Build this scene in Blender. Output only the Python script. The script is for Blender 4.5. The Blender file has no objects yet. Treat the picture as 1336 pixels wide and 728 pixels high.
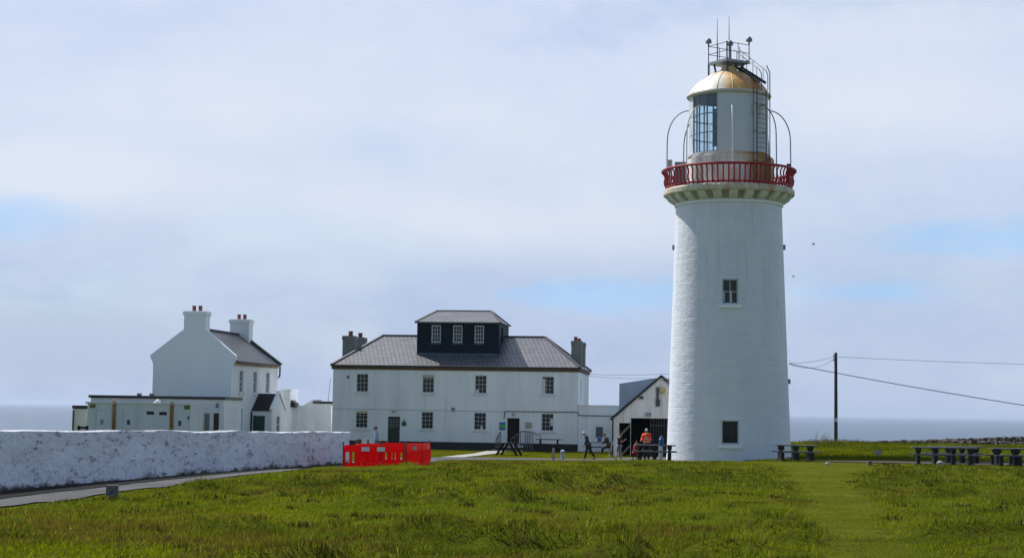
import bpy, bmesh, math, random
import numpy as np
from mathutils import Matrix, Vector
random.seed(7)
rng = np.random.default_rng(7)
PI = math.pi
R = math.radians
scene = bpy.context.scene
C = scene.collection

# ------------------------------------------------------------------ camera
FPX, W0, H0 = 2250.0, 1336.0, 728.0
PHI, ZC = 0.0154, 2.75
PITCH = math.atan((534.6 - 364) * math.cos(PHI) / FPX)
cam = bpy.data.cameras.new('camera')
cam.sensor_width = 36.0
cam.lens = FPX / W0 * 36.0
cam.clip_start = 0.1
cam.clip_end = 300000
camo = bpy.data.objects.new('camera', cam)
C.objects.link(camo)
fw = Vector((0, math.cos(PITCH), math.sin(PITCH)))
up0 = Vector((0, -math.sin(PITCH), math.cos(PITCH)))
rt0 = Vector((1, 0, 0))
cx_ = rt0 * math.cos(PHI) + up0 * math.sin(PHI)
cy_ = -rt0 * math.sin(PHI) + up0 * math.cos(PHI)
cm = Matrix.Identity(4)
for i in range(3):
    cm[i][0], cm[i][1], cm[i][2] = cx_[i], cy_[i], -fw[i]
cm[2][3] = ZC
camo.matrix_world = cm
scene.camera = camo


def at(u, v, Y):
    """surveying helper: the point at depth Y metres seen at photograph pixel (u, v)"""
    d = fw + cx_ * ((u - W0 / 2) / FPX) - cy_ * ((v - H0 / 2) / FPX)
    d = d * (Y / d.y)
    return Vector((d.x, d.y, ZC + d.z))


# ------------------------------------------------------------------ noise + terrain height
def _hash(ix, iy, s):
    n = (ix.astype(np.int64) * 374761393 + iy.astype(np.int64) * 668265263 + s * 982451653) & 0x7fffffff
    n = ((n ^ (n >> 13)) * 1274126177) & 0x7fffffff
    return ((n ^ (n >> 16)) & 0xffff) / 65535.0


def vnoise(x, y, sc, s=0):
    x = np.asarray(x, float) / sc + 1000.0
    y = np.asarray(y, float) / sc + 1000.0
    ix, iy = np.floor(x), np.floor(y)
    fx, fy = x - ix, y - iy
    fx, fy = fx * fx * (3 - 2 * fx), fy * fy * (3 - 2 * fy)
    ix, iy = ix.astype(np.int64), iy.astype(np.int64)
    a, b = _hash(ix, iy, s), _hash(ix + 1, iy, s)
    c, d = _hash(ix, iy + 1, s), _hash(ix + 1, iy + 1, s)
    return (a * (1 - fx) + b * fx) * (1 - fy) + (c * (1 - fx) + d * fx) * fy


CP = np.array([
    (0, -30, 1.1), (-40, -30, 1), (40, -30, 1.1), (0, 0, 1.12), (-20, 0, .95), (20, 0, 1.1), (-60, 10, .6), (60, 10, 1),
    (0, 20, 1.08), (-8, 20, 1.0), (8, 20, 1.08), (-13, 33, .66), (-9.8, 33, .72), (0, 40, .88), (-9.2, 38, .7), (10, 40, .9), (22, 40, .95),
    (-12, 41, .62), (-7.75, 52, .7), (-10.7, 52, .5), (0, 55, .74), (15, 55, .76), (30, 55, .85), (-6.8, 60, .62), (-9.8, 60, .42),
    (-8.4, 72, .24), (-5, 71, .27), (-4, 75, .26), (0, 72, .45), (0, 82, .17), (10, 72, .55), (10, 84, .36), (16, 88, .38), (20, 76, .54), (28, 80, .48),
    (38, 80, .5), (-7.5, 81.5, .13), (-5, 85, .1), (-3, 95, .0), (6, 96, .0), (8, 91, .22), (12.6, 96, .08), (12.6, 104, .05), (18, 100, .42), (8, 108, 0), (0, 105, 0),
    (-6, 118, 0), (5, 117, 0), (-12, 119, 0), (-12, 130, 0), (5, 130, 0), (-18, 112, 0), (-24, 112, 0), (-18, 124, 0), (-26, 100, 0), (-14, 100, 0), (-16, 70, .15), (-25, 70, 0), (-25, 50, .3),
    (24, 125, .72), (30, 124, .72), (40, 125, .7), (60, 125, .7), (33, 100, .55), (24, 108, .6), (28, 150, .2), (60, 150, .2), (0, 150, -.1), (-40, 150, -.2), (-70, 100, -.2), (-70, 50, .2),
    (90, 100, .7), (90, 30, .9), (-100, 150, -.3), (110, 150, .2), (-110, 0, .4), (110, -30, .9), (-110, -30, .6)], float)


def _tps(r2):
    return np.where(r2 > 1e-9, r2 * np.log(r2 + 1e-12) * .5, 0)


_n = len(CP)
_d2 = (CP[:, None, 0] - CP[None, :, 0]) ** 2 + (CP[:, None, 1] - CP[None, :, 1]) ** 2
_A = np.zeros((_n + 3, _n + 3))
_A[:_n, :_n] = _tps(_d2) + np.eye(_n) * 4.0
_A[:_n, _n] = 1; _A[:_n, _n + 1:] = CP[:, :2]
_A[_n, :_n] = 1; _A[_n + 1:, :_n] = CP[:, :2].T
_w = np.linalg.solve(_A, np.concatenate([CP[:, 2], np.zeros(3)]))


def wall_x(y):
    return -12.0 + (np.asarray(y, float) - 40.5) * 0.1098


def sstep(a, b, t):
    t = np.clip((t - a) / (b - a), 0, 1)
    return t * t * (3 - 2 * t)


def field_mask(x, y):
    """1 on the rough meadow, 0 on yard, road and behind the boundary wall"""
    x = np.asarray(x, float); y = np.asarray(y, float)
    m = sstep(2.85, 3.3, x - wall_x(y)) * (1 - sstep(87, 92, y)) * (1 - sstep(76, 79, y) * sstep(13.5, 15, x))
    return m


def mown_mask(x, y):
    x = np.asarray(x, float); y = np.asarray(y, float)
    cxl = np.interp(y, [0, 20, 25, 40, 60, 75, 82], [2.5, 4.35, 5.1, 7.4, 10.9, 13.8, 15])
    hw = np.interp(y, [0, 20, 40, 60, 75, 82], [.62, .62, .7, 1.1, 2.2, 4])
    d = np.abs(x - cxl + (vnoise(x, y, 3, 5) - .5) * .9 + (vnoise(x, y, .8, 8) - .5) * .5)
    return 1 - sstep(hw * .55, hw * 1.6, d)


def hummock(x, y):
    return sstep(.72, .95, vnoise(np.asarray(x) * .5, y, .62, 4)) * sstep(.28, .55, vnoise(x, y, 6, 6)) * (1 - .8 * sstep(62, 72, np.asarray(y, float)))


def G(x, y):
    x = np.asarray(x, float); y = np.asarray(y, float)
    sh = x.shape
    xf, yf = x.ravel(), y.ravel()
    z = np.empty_like(xf)
    for i in range(0, len(xf), 20000):
        a, b = xf[i:i + 20000], yf[i:i + 20000]
        d2 = (a[:, None] - CP[None, :, 0]) ** 2 + (b[:, None] - CP[None, :, 1]) ** 2
        z[i:i + 20000] = _tps(d2) @ _w[:_n] + _w[_n] + _w[_n + 1] * a + _w[_n + 2] * b
    z = z.reshape(sh)
    fm = field_mask(x, y) * (1 - .8 * mown_mask(x, y))
    bumps = (vnoise(x, y, 2.3, 1) - .5) * .12 + (vnoise(x, y, .9, 2) - .5) * .07
    bumps = bumps + hummock(x, y) * .24 * sstep(3.4, 5.0, x - wall_x(y))
    z = z + bumps * fm + (vnoise(x, y, 3.0, 3) - .5) * .05 * (1 - fm) * sstep(104, 108, y) * sstep(14, 17, x)
    return z


def g1(x, y):
    return float(G(np.array([x]), np.array([y]))[0])


# ------------------------------------------------------------------ mesh helpers
class MB:
    def __init__(s):
        s.v, s.f, s.M = [], [], Matrix.Identity(4)

    def add(s, vs, fs):
        b = len(s.v)
        s.v += [tuple(s.M @ Vector(p)) for p in vs]
        s.f += [tuple(b + i for i in f) for f in fs]

    def box(s, x0, x1, y0, y1, z0, z1):
        s.add([(x0, y0, z0), (x1, y0, z0), (x1, y1, z0), (x0, y1, z0), (x0, y0, z1), (x1, y0, z1), (x1, y1, z1), (x0, y1, z1)],
              [(0, 3, 2, 1), (4, 5, 6, 7), (0, 1, 5, 4), (1, 2, 6, 5), (2, 3, 7, 6), (3, 0, 4, 7)])
        return s

    def prism(s, poly, y0, y1):
        """polygon in xz extruded along y"""
        n = len(poly)
        s.add([(p[0], y0, p[1]) for p in poly] + [(p[0], y1, p[1]) for p in poly],
              [tuple(range(n)), tuple(range(2 * n - 1, n - 1, -1))] + [(i, n + i, n + (i + 1) % n, (i + 1) % n) for i in range(n)])
        return s

    def quad(s, *p):
        s.add(list(p), [tuple(range(len(p)))])
        return s

    def bar(s, a, b, w, h):
        a, b = Vector(a), Vector(b)
        d = (b - a).normalized()
        ref = Vector((0, 0, 1)) if abs(d.z) < .95 else Vector((0, 1, 0))
        sx = d.cross(ref).normalized() * w / 2
        sy = sx.cross(d).normalized() * h / 2
        vs = [a - sx - sy, a + sx - sy, a + sx + sy, a - sx + sy, b - sx - sy, b + sx - sy, b + sx + sy, b - sx + sy]
        s.add(vs, [(0, 3, 2, 1), (4, 5, 6, 7), (0, 1, 5, 4), (1, 2, 6, 5), (2, 3, 7, 6), (3, 0, 4, 7)])
        return s

    def tube(s, pts, r, seg=8):
        pts = [Vector(p) for p in pts]
        rs = r if isinstance(r, (list, tuple)) else [r] * len(pts)
        vs, fs = [], []
        n0 = None
        for i, p in enumerate(pts):
            d = (pts[min(i + 1, len(pts) - 1)] - pts[max(i - 1, 0)]).normalized()
            if n0 is None:
                n0 = d.orthogonal().normalized()
            n0 = (n0 - d * n0.dot(d)).normalized()
            b = d.cross(n0)
            for k in range(seg):
                a = 2 * PI * k / seg
                vs.append(p + (n0 * math.cos(a) + b * math.sin(a)) * rs[i])
        for i in range(len(pts) - 1):
            for k in range(seg):
                k2 = (k + 1) % seg
                fs.append((i * seg + k, i * seg + k2, (i + 1) * seg + k2, (i + 1) * seg + k))
        fs.append(tuple(range(seg - 1, -1, -1)))
        fs.append(tuple(range((len(pts) - 1) * seg, len(pts) * seg)))
        s.add(vs, fs)
        return s

    def lathe(s, prof, seg=48, a0=0, a1=2 * PI, close=True):
        full = abs(a1 - a0 - 2 * PI) < 1e-6
        n = seg if full else seg + 1
        vs, fs = [], []
        for (r, z) in prof:
            for k in range(n):
                a = a0 + (a1 - a0) * k / seg
                vs.append((r * math.sin(a), -r * math.cos(a), z))
        for i in range(len(prof) - 1):
            for k in range(seg):
                k2 = (k + 1) % n
                fs.append((i * n + k, i * n + k2, (i + 1) * n + k2, (i + 1) * n + k))
        s.add(vs, fs)
        return s

    def facade(s, x0, x1, z0, z1, ops, dep=.12):
        """wall face on y=0 with openings (x0,x1,z0,z1) and their reveals"""
        xs = sorted({x0, x1, *[o[0] for o in ops], *[o[1] for o in ops]})
        zs = sorted({z0, z1, *[o[2] for o in ops], *[o[3] for o in ops]})
        for i in range(len(xs) - 1):
            for j in range(len(zs) - 1):
                mx, mz = (xs[i] + xs[i + 1]) / 2, (zs[j] + zs[j + 1]) / 2
                if any(o[0] < mx < o[1] and o[2] < mz < o[3] for o in ops):
                    continue
                s.quad((xs[i], 0, zs[j]), (xs[i + 1], 0, zs[j]), (xs[i + 1], 0, zs[j + 1]), (xs[i], 0, zs[j + 1]))
        for (a, b, c, d) in ops:
            s.quad((a, 0, c), (a, dep, c), (a, dep, d), (a, 0, d))
            s.quad((b, 0, c), (b, 0, d), (b, dep, d), (b, dep, c))
            s.quad((a, 0, d), (a, dep, d), (b, dep, d), (b, 0, d))
            s.quad((a, 0, c), (b, 0, c), (b, dep, c), (a, dep, c))
        return s

    def sphere(s, c, rx, ry=None, rz=None, seg=12, rings=8, t0=0, t1=PI):
        ry = ry or rx; rz = rz or rx
        vs, fs = [], []
        for i in range(rings + 1):
            t = t0 + (t1 - t0) * i / rings
            for k in range(seg):
                a = 2 * PI * k / seg
                vs.append((c[0] + rx * math.sin(t) * math.cos(a), c[1] + ry * math.sin(t) * math.sin(a), c[2] + rz * math.cos(t)))
        for i in range(rings):
            for k in range(seg):
                k2 = (k + 1) % seg
                fs.append((i * seg + k, (i + 1) * seg + k, (i + 1) * seg + k2, i * seg + k2))
        s.add(vs, fs)
        return s

    def build(s, name, mat, parent=None, smooth=False, bevel=0):
        me = bpy.data.meshes.new(name)
        me.from_pydata(s.v, [], s.f)
        me.update()
        bm = bmesh.new(); bm.from_mesh(me)
        bmesh.ops.recalc_face_normals(bm, faces=bm.faces[:])
        bm.to_mesh(me); bm.free()
        if smooth:
            me.polygons.foreach_set('use_smooth', [True] * len(me.polygons))
            try:
                me.set_sharp_from_angle(angle=R(40))
            except Exception:
                pass
        me.materials.append(mat)
        o = bpy.data.objects.new(name, me)
        C.objects.link(o)
        if parent:
            o.parent = parent
        if bevel:
            b = o.modifiers.new('bevel', 'BEVEL'); b.width = bevel; b.segments = 2; b.limit_method = 'ANGLE'
        return o


def tag(o, label=None, cat=None, group=None, kind=None):
    if label: o['label'] = label
    if cat: o['category'] = cat
    if group: o['group'] = group
    if kind: o['kind'] = kind
    return o


def thing(name, label, cat, loc=(0, 0, 0), rz=0, group=None):
    o = bpy.data.objects.new(name, None)
    o.empty_display_size = .3
    C.objects.link(o)
    o.location = loc
    o.rotation_euler = (0, 0, rz)
    return tag(o, label, cat, group)


def kids(o):
    return [c for c in bpy.data.objects if c.parent == o]


def copy_tree(o, parent=None):
    c = o.copy(); C.objects.link(c)
    if parent: c.parent = parent
    for ch in kids(o):
        copy_tree(ch, c)
    return c


# ------------------------------------------------------------------ materials
def newmat(name):
    m = bpy.data.materials.new(name)
    m.use_nodes = True
    nt = m.node_tree
    b = nt.nodes.get('Principled BSDF')
    return m, nt, b


def N(nt, typ, **kw):
    n = nt.nodes.new(typ)
    for k, v in kw.items():
        if k in n.inputs.keys():
            n.inputs[k].default_value = v
        else:
            setattr(n, k, v)
    return n


def L(nt, a, b):
    nt.links.new(a, b)


def mixcol(nt, fac, a, b, blend='MIX'):
    n = nt.nodes.new('ShaderNodeMix'); n.data_type = 'RGBA'; n.blend_type = blend
    for sock, v in ((n.inputs[0], fac), (n.inputs[6], a), (n.inputs[7], b)):
        if hasattr(v, 'is_output'): L(nt, v, sock)
        elif isinstance(v, (int, float)): sock.default_value = v
        else: sock.default_value = (*v, 1)
    return n.outputs[2]


def ramp(nt, fac, stops):
    n = nt.nodes.new('ShaderNodeValToRGB')
    while len(n.color_ramp.elements) < len(stops): n.color_ramp.elements.new(.5)
    for e, (p, c) in zip(n.color_ramp.elements, stops):
        e.position = p
        e.color = (c, c, c, 1) if isinstance(c, (int, float)) else (*c, 1)
    L(nt, fac, n.inputs[0])
    return n.outputs[0]


def noise(nt, vec, scale, detail=4, rough=.55):
    n = N(nt, 'ShaderNodeTexNoise'); n.inputs['Scale'].default_value = scale
    n.inputs['Detail'].default_value = detail; n.inputs['Roughness'].default_value = rough
    if vec: L(nt, vec, n.inputs['Vector'])
    return n.outputs['Fac']


def mapping(nt, vec, scale=(1, 1, 1), loc=(0, 0, 0)):
    n = N(nt, 'ShaderNodeMapping'); n.inputs['Scale'].default_value = scale; n.inputs['Location'].default_value = loc
    L(nt, vec, n.inputs['Vector'])
    return n.outputs[0]


def objco(nt):
    return N(nt, 'ShaderNodeTexCoord').outputs['Object']


def bump(nt, b, h, strength=.3, dist=.02):
    n = N(nt, 'ShaderNodeBump'); n.inputs['Strength'].default_value = strength; n.inputs['Distance'].default_value = dist
    L(nt, h, n.inputs['Height']); L(nt, n.outputs[0], b.inputs['Normal'])
    return n


def mathn(nt, op, a, b=None):
    n = N(nt, 'ShaderNodeMath', operation=op)
    for s, v in zip(n.inputs, (a, b)):
        if v is None: continue
        if hasattr(v, 'is_output'): L(nt, v, s)
        else: s.default_value = v
    return n.outputs[0]


def simple(name, col, rough=.6, metal=0, var=.15, scale=6, bumps=0, spec=.5):
    m, nt, b = newmat(name)
    co = objco(nt)
    f = noise(nt, co, scale)
    L(nt, mixcol(nt, f, tuple(c * (1 - var) for c in col), tuple(min(1, c * (1 + var)) for c in col)), b.inputs['Base Color'])
    b.inputs['Roughness'].default_value = rough
    b.inputs['Metallic'].default_value = metal
    b.inputs['Specular IOR Level'].default_value = spec
    if bumps: bump(nt, b, noise(nt, co, scale * 4), bumps)
    return m


def masonry(name, col=(.84, .865, .90), dirt=(.5, .5, .46), amount=.35, scale=.8, streak=True, boost=.25):
    m, nt, b = newmat(name)
    co = objco(nt)
    f = noise(nt, mapping(nt, co, (1, 1, .25)) if streak else co, scale, 6, .65)
    f = ramp(nt, f, [(.42, 0), (.75, amount)])
    f2 = ramp(nt, noise(nt, co, 3.5, 5, .7), [(.62, 0), (.75, amount * .8)])
    c = mixcol(nt, f, col, dirt)
    c = mixcol(nt, f2, c, tuple(d * .8 for d in dirt))
    f3 = ramp(nt, noise(nt, mapping(nt, co, (2.2, 2.2, .10)), 1.3, 5, .7), [(.50, 0), (.72, amount * .7)])
    c = mixcol(nt, f3, c, tuple(d * .9 for d in dirt))
    L(nt, c, b.inputs['Base Color'])
    b.inputs['Roughness'].default_value = .75
    h = mathn(nt, 'ADD', noise(nt, co, 1.5, 3), mathn(nt, 'MULTIPLY', noise(nt, co, 14, 4), .5))
    bump(nt, b, h, boost, .05)
    return m


def slate_mat(name, base=.16, tint=(1, 1, 1.06), spec=1.0, rough=.43):
    m, nt, b = newmat(name)
    co = objco(nt)
    sx = N(nt, 'ShaderNodeSeparateXYZ'); L(nt, co, sx.inputs[0])
    cb = N(nt, 'ShaderNodeCombineXYZ')
    L(nt, mathn(nt, 'ADD', sx.outputs[0], sx.outputs[1]), cb.inputs[0])
    L(nt, mathn(nt, 'MULTIPLY', sx.outputs[2], 2.2), cb.inputs[1])
    br = N(nt, 'ShaderNodeTexBrick')
    L(nt, cb.outputs[0], br.inputs['Vector'])
    br.inputs['Scale'].default_value = 1
    br.inputs['Brick Width'].default_value = .30
    br.inputs['Row Height'].default_value = .22
    br.inputs['Mortar Size'].default_value = .03
    br.inputs['Color1'].default_value = (base * .75 * tint[0], base * .75 * tint[1], base * .75 * tint[2], 1)
    br.inputs['Color2'].default_value = (base * 1.3 * tint[0], base * 1.3 * tint[1], base * 1.3 * tint[2], 1)
    br.inputs['Mortar'].default_value = (base * .3, base * .3, base * .3, 1)
    f = noise(nt, co, 1.2, 5, .6)
    c = mixcol(nt, ramp(nt, f, [(.45, 0), (.7, .3)]), br.outputs['Color'], (base * 1.3, base * 1.25, base * 1.2))
    c = mixcol(nt, ramp(nt, noise(nt, co, 5, 4, .7), [(.6, 0), (.72, .5)]), c, (base * 1.9, base * 1.8, base * 1.5))
    L(nt, c, b.inputs['Base Color'])
    b.inputs['Roughness'].default_value = rough
    L(nt, ramp(nt, br.outputs['Fac'], [(0, spec), (1, spec * .35)]), b.inputs['Specular IOR Level'])
    bump(nt, b, br.outputs['Fac'], -.45, .02)
    return m


def tower_mat():
    m, nt, b = newmat('tower_paint')
    co = objco(nt)
    sx = N(nt, 'ShaderNodeSeparateXYZ'); L(nt, co, sx.inputs[0])
    ang = mathn(nt, 'ARCTAN2', sx.outputs[0], mathn(nt, 'MULTIPLY', sx.outputs[1], -1))
    cb = N(nt, 'ShaderNodeCombineXYZ')
    L(nt, mathn(nt, 'MULTIPLY', ang, 3.3), cb.inputs[0]); L(nt, sx.outputs[2], cb.inputs[1])
    wob = N(nt, 'ShaderNodeTexNoise'); wob.inputs['Scale'].default_value = 1.6; L(nt, cb.outputs[0], wob.inputs['Vector'])
    vm = N(nt, 'ShaderNodeVectorMath', operation='MULTIPLY_ADD')
    L(nt, wob.outputs['Color'], vm.inputs[0]); vm.inputs[1].default_value = (.12, .06, 0); L(nt, cb.outputs[0], vm.inputs[2])
    br = N(nt, 'ShaderNodeTexBrick')
    L(nt, vm.outputs[0], br.inputs['Vector'])
    br.inputs['Scale'].default_value = 1
    br.inputs['Brick Width'].default_value = 1.05
    br.inputs['Row Height'].default_value = .34
    br.inputs['Mortar Size'].default_value = .03
    br.inputs['Mortar Smooth'].default_value = 1.0
    br.inputs['Color1'].default_value = (.74, .77, .83, 1)
    br.inputs['Color2'].default_value = (.715, .745, .81, 1)
    br.inputs['Mortar'].default_value = (.695, .725, .79, 1)
    n1 = noise(nt, mapping(nt, cb.outputs[0], (.5, 1.6, 1)), 1.1, 6, .65)
    c = mixcol(nt, ramp(nt, n1, [(.5, 0), (.8, .45)]), br.outputs['Color'], (.6, .62, .64))
    c = mixcol(nt, ramp(nt, noise(nt, mapping(nt, cb.outputs[0], (1, 2.5, 1)), 3.0, 5, .75), [(.66, 0), (.74, .5)]), c, (.5, .53, .58))
    st = noise(nt, mapping(nt, cb.outputs[0], (2.6, .10, 1)), 1.5, 6, .7)
    hi = ramp(nt, mathn(nt, 'MULTIPLY', sx.outputs[2], 1 / 16), [(.25, .25), (.9, 1)])
    c = mixcol(nt, mathn(nt, 'MULTIPLY', ramp(nt, st, [(.50, 0), (.74, .75)]), hi), c, (.52, .53, .50))
    pt = noise(nt, mapping(nt, cb.outputs[0], (.8, .5, 1), (5, 2, 0)), .9, 4, .6)
    c = mixcol(nt, ramp(nt, pt, [(.50, 0), (.56, .35)]), c, (.80, .82, .85))
    L(nt, c, b.inputs['Base Color'])
    b.inputs['Roughness'].default_value = .7
    h = mathn(nt, 'MULTIPLY', br.outputs['Fac'], -.16)
    h = mathn(nt, 'ADD', h, mathn(nt, 'MULTIPLY', noise(nt, mapping(nt, cb.outputs[0], (1, 1.5, 1)), 1.9, 6, .6), 1.15))
    bump(nt, b, h, .6, .05)
    return m


def rusty(name, base=(.72, .7, .64), rust=(.42, .16, .03), thr=.5, soft=.12, rough=.5, scale=1.6, metal=0.0, side=0.0, gold=None):
    m, nt, b = newmat(name)
    co = objco(nt)
    f = noise(nt, mapping(nt, co, (1, 1, .35)), scale, 6, .6)
    if side:
        sx = N(nt, 'ShaderNodeSeparateXYZ'); L(nt, co, sx.inputs[0])
        f = mathn(nt, 'ADD', f, mathn(nt, 'MULTIPLY', sx.outputs[0], side))
    f1 = ramp(nt, f, [(thr - soft, 0), (thr + soft, 1)])
    c = mixcol(nt, f1, base, gold or rust)
    if gold:
        c = mixcol(nt, ramp(nt, f, [(thr + .04, 0), (thr + .3, 1)]), c, rust)
    L(nt, c, b.inputs['Base Color'])
    b.inputs['Roughness'].default_value = rough
    b.inputs['Metallic'].default_value = metal
    bump(nt, b, noise(nt, co, 9, 4), .15, .02)
    return m


def boundary_mat():
    m, nt, b = newmat('rough_whitewash')
    co = objco(nt)
    sx = N(nt, 'ShaderNodeSeparateXYZ'); L(nt, co, sx.inputs[0])
    cw = mapping(nt, co, (1, .28, 1))
    n1 = noise(nt, cw, 1.3, 6, .7)
    n2 = noise(nt, cw, 5.5, 6, .8)
    c = mixcol(nt, ramp(nt, n1, [(.4, 0), (.7, .55)]), (.76, .79, .88), (.54, .575, .67))
    c = mixcol(nt, ramp(nt, mathn(nt, 'ADD', n2, mathn(nt, 'MULTIPLY', n1, .25)), [(.685, 0), (.73, .75)]), c, (.13, .13, .13))
    c = mixcol(nt, ramp(nt, noise(nt, mapping(nt, co, (1, .25, .8)), 3.4, 6, .8), [(.64, 0), (.72, .35)]), c, (.25, .24, .22))
    tp = N(nt, 'ShaderNodeAttribute', attribute_name='crest').outputs['Fac']
    c = mixcol(nt, ramp(nt, mathn(nt, 'ADD', tp, mathn(nt, 'MULTIPLY', n2, .3)), [(.9, 0), (1.15, .8)]), c, (.30, .31, .30))
    # moss and splash dirt rising from the foot of the wall
    ft = N(nt, 'ShaderNodeAttribute', attribute_name='foot').outputs['Fac']
    low = mathn(nt, 'ADD', ft, mathn(nt, 'MULTIPLY', noise(nt, mapping(nt, co, (1, .30, .8)), 2.6, 7, .75), .9))
    c = mixcol(nt, ramp(nt, low, [(.47, 1), (.60, 0)]), c, (.035, .038, .03))
    c = mixcol(nt, ramp(nt, mathn(nt, 'ADD', mathn(nt, 'MULTIPLY', ft, .25), noise(nt, mapping(nt, co, (1, .28, .6)), 4.2, 6, .8)), [(.38, .85), (.46, 0)]), c, (.09, .09, .085))
    L(nt, c, b.inputs['Base Color'])
    b.inputs['Roughness'].default_value = .85
    h = mathn(nt, 'ADD', noise(nt, co, 3, 4), mathn(nt, 'MULTIPLY', n2, .8))
    bump(nt, b, h, .9, .09)
    return m


def glass_dark(name, col=(.012, .015, .02), rough=.08):
    m, nt, b = newmat(name)
    L(nt, mixcol(nt, noise(nt, objco(nt), 1.7, 3), col, tuple(c * 3 for c in col)), b.inputs['Base Color'])
    b.inputs['Roughness'].default_value = rough
    b.inputs['Specular IOR Level'].default_value = .22
    return m


M = {}
M['tower'] = tower_mat()
M['white'] = masonry('white_render')
M['white_house'] = masonry('house_render', (.86, .88, .90), (.60, .62, .62), .5, .7)
M['white_clean'] = masonry('gable_render', (.90, .93, .97), (.72, .75, .78), .22, .5)
M['shed_white'] = masonry('shed_render', (.7, .7, .69), (.32, .31, .29), .6, 1.6)
M['annex'] = masonry('annex_panel', (.60, .65, .70), (.45, .48, .47), .4, 1.1)
M['boundary'] = boundary_mat()
M['frame'] = simple('painted_frame', (.68, .69, .70), .5, var=.06)
M['sill'] = simple('painted_sill', (.7, .71, .72), .6, var=.1)
M['pane'] = glass_dark('window_glass')
M['pane2'] = glass_dark('pale_window_glass', (.05, .06, .07), .12)  # same glass with a paler base colour
M['slate'] = slate_mat('slate', .14, (1, 1, 1.1))
M['slate2'] = slate_mat('slate_brownish', .075, (1.1, 1.02, .98), .6)
M['navy'] = simple('navy_paint', (.009, .015, .026), .6, var=.25, scale=2, spec=.15)
M['black'] = simple('black_paint', (.012, .013, .015), .55, var=.3)
M['ridge'] = simple('ridge_tile', (.06, .062, .068), .6)
M['fascia'] = simple('brown_fascia', (.11, .065, .035), .7, var=.4, scale=3)
M['gutter'] = simple('gutter', (.02, .02, .022), .5)
M['grey_render'] = simple('grey_chimney_render', (.20, .20, .19), .85, var=.3, scale=2, bumps=.3)
M['pot_red'] = simple('red_clay_pot', (.20, .06, .045), .8, var=.3)
M['green_door'] = simple('green_door', (.008, .055, .032), .45, var=.15, scale=2)
M['dark_door'] = simple('dark_door', (.012, .017, .015), .45, var=.2)
M['brown_door'] = simple('brown_door', (.06, .03, .015), .6, var=.3, scale=3)
M['grey_door'] = simple('grey_door', (.25, .25, .24), .6, var=.2, scale=3)
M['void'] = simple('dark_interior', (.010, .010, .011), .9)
M['red_rail'] = simple('red_rail_paint', (.34, .006, .018), .5, var=.35, scale=5)
M['corbel'] = rusty('corbel_stone', (.40, .40, .36), (.30, .25, .13), .58, .15, .8, 2.4)
M['gallery_edge'] = rusty('gallery_edge', (.62, .60, .48), (.45, .24, .08), .56, .12, .8, 1.9)
M['dome'] = rusty('dome_paint', (.80, .77, .69), (.46, .19, .04), .46, .15, .42, 1.0, 0.0, .22, (.84, .50, .12))
M['lantern'] = rusty('lantern_paint', (.60, .64, .66), (.46, .27, .08), .70, .1, .5, 1.2, 0, .03)
M['lantern_low'] = rusty('lantern_base_paint', (.66, .65, .62), (.50, .27, .07), .58, .12, .6, 1.3, 0, .09)
M['galv'] = simple('galvanised_steel', (.30, .31, .33), .45, .6, .2, 8)
M['dsteel'] = simple('dark_steel', (.065, .065, .07), .5, .4, .3, 8)
M['whitepole'] = simple('white_pole', (.72, .72, .70), .5, var=.1)
M['greypole'] = simple('weathered_pole', (.22, .23, .25), .5, var=.25)
M['lens'] = glass_dark('lens_housing', (.03, .05, .06), .15)
M['plastic_table'] = simple('dark_recycled_plastic', (.018, .022, .025), .6, var=.4, scale=5, spec=.2)
M['table_top'] = simple('weathered_table_top', (.060, .068, .075), .5, var=.4, scale=5)
M['old_wood'] = simple('dark_old_wood', (.016, .013, .012), .8, var=.5, scale=7, spec=.15)
M['grey_wood'] = simple('grey_wood', (.16, .14, .12), .8, var=.4, scale=6)
M['pole_wood'] = simple('creosoted_pole', (.05, .045, .042), .8, var=.4, scale=3)
M['concrete'] = simple('pale_concrete', (.42, .41, .38), .85, var=.2, scale=2, bumps=.2)
M['wire'] = simple('black_wire', (.02, .02, .022), .6)
M['moss'] = simple('moss', (.14, .14, .03), .9, var=.5, scale=7)
M['rust'] = rusty('rust_streak', (.16, .06, .015), (.38, .21, .06), .5, .2, .8, 4)
M['pipe_black'] = M['gutter']
M['blue'] = simple('blue_plastic', (.02, .10, .30), .4, var=.15)
M['sign_blue'] = simple('sign_blue', (.02, .13, .42), .4, var=.1)
M['sign_green'] = simple('sign_green', (.10, .42, .05), .4, var=.1)
M['sign_dark_green'] = simple('sign_dark_green', (.01, .09, .06), .4, var=.1)
M['sign_cream'] = simple('sign_cream', (.50, .47, .36), .6, var=.12, scale=9)
M['white_board'] = simple('white_board', (.68, .68, .70), .5, var=.08)
M['rockwhite'] = simple('pale_rock', (.34, .31, .27), .9, var=.35, scale=5, bumps=.5)
M['yellow_lamp'] = simple('yellowed_lamp', (.45, .38, .14), .5, var=.2)


def barrier_mat():
    m, nt, b = newmat('red_barrier_plastic')
    out = nt.nodes['Material Output']
    f = noise(nt, objco(nt), 3, 4)
    c = mixcol(nt, f, (.74, .0015, .004), (.84, .003, .010))
    L(nt, c, b.inputs['Base Color'])
    b.inputs['Roughness'].default_value = .4
    b.inputs['Specular IOR Level'].default_value = .25
    tr = N(nt, 'ShaderNodeBsdfTranslucent'); L(nt, c, tr.inputs[0])
    mx = N(nt, 'ShaderNodeMixShader'); mx.inputs[0].default_value = .58
    L(nt, b.outputs[0], mx.inputs[1]); L(nt, tr.outputs[0], mx.inputs[2]); L(nt, mx.outputs[0], out.inputs[0])
    return m


M['barrier'] = barrier_mat()


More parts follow.
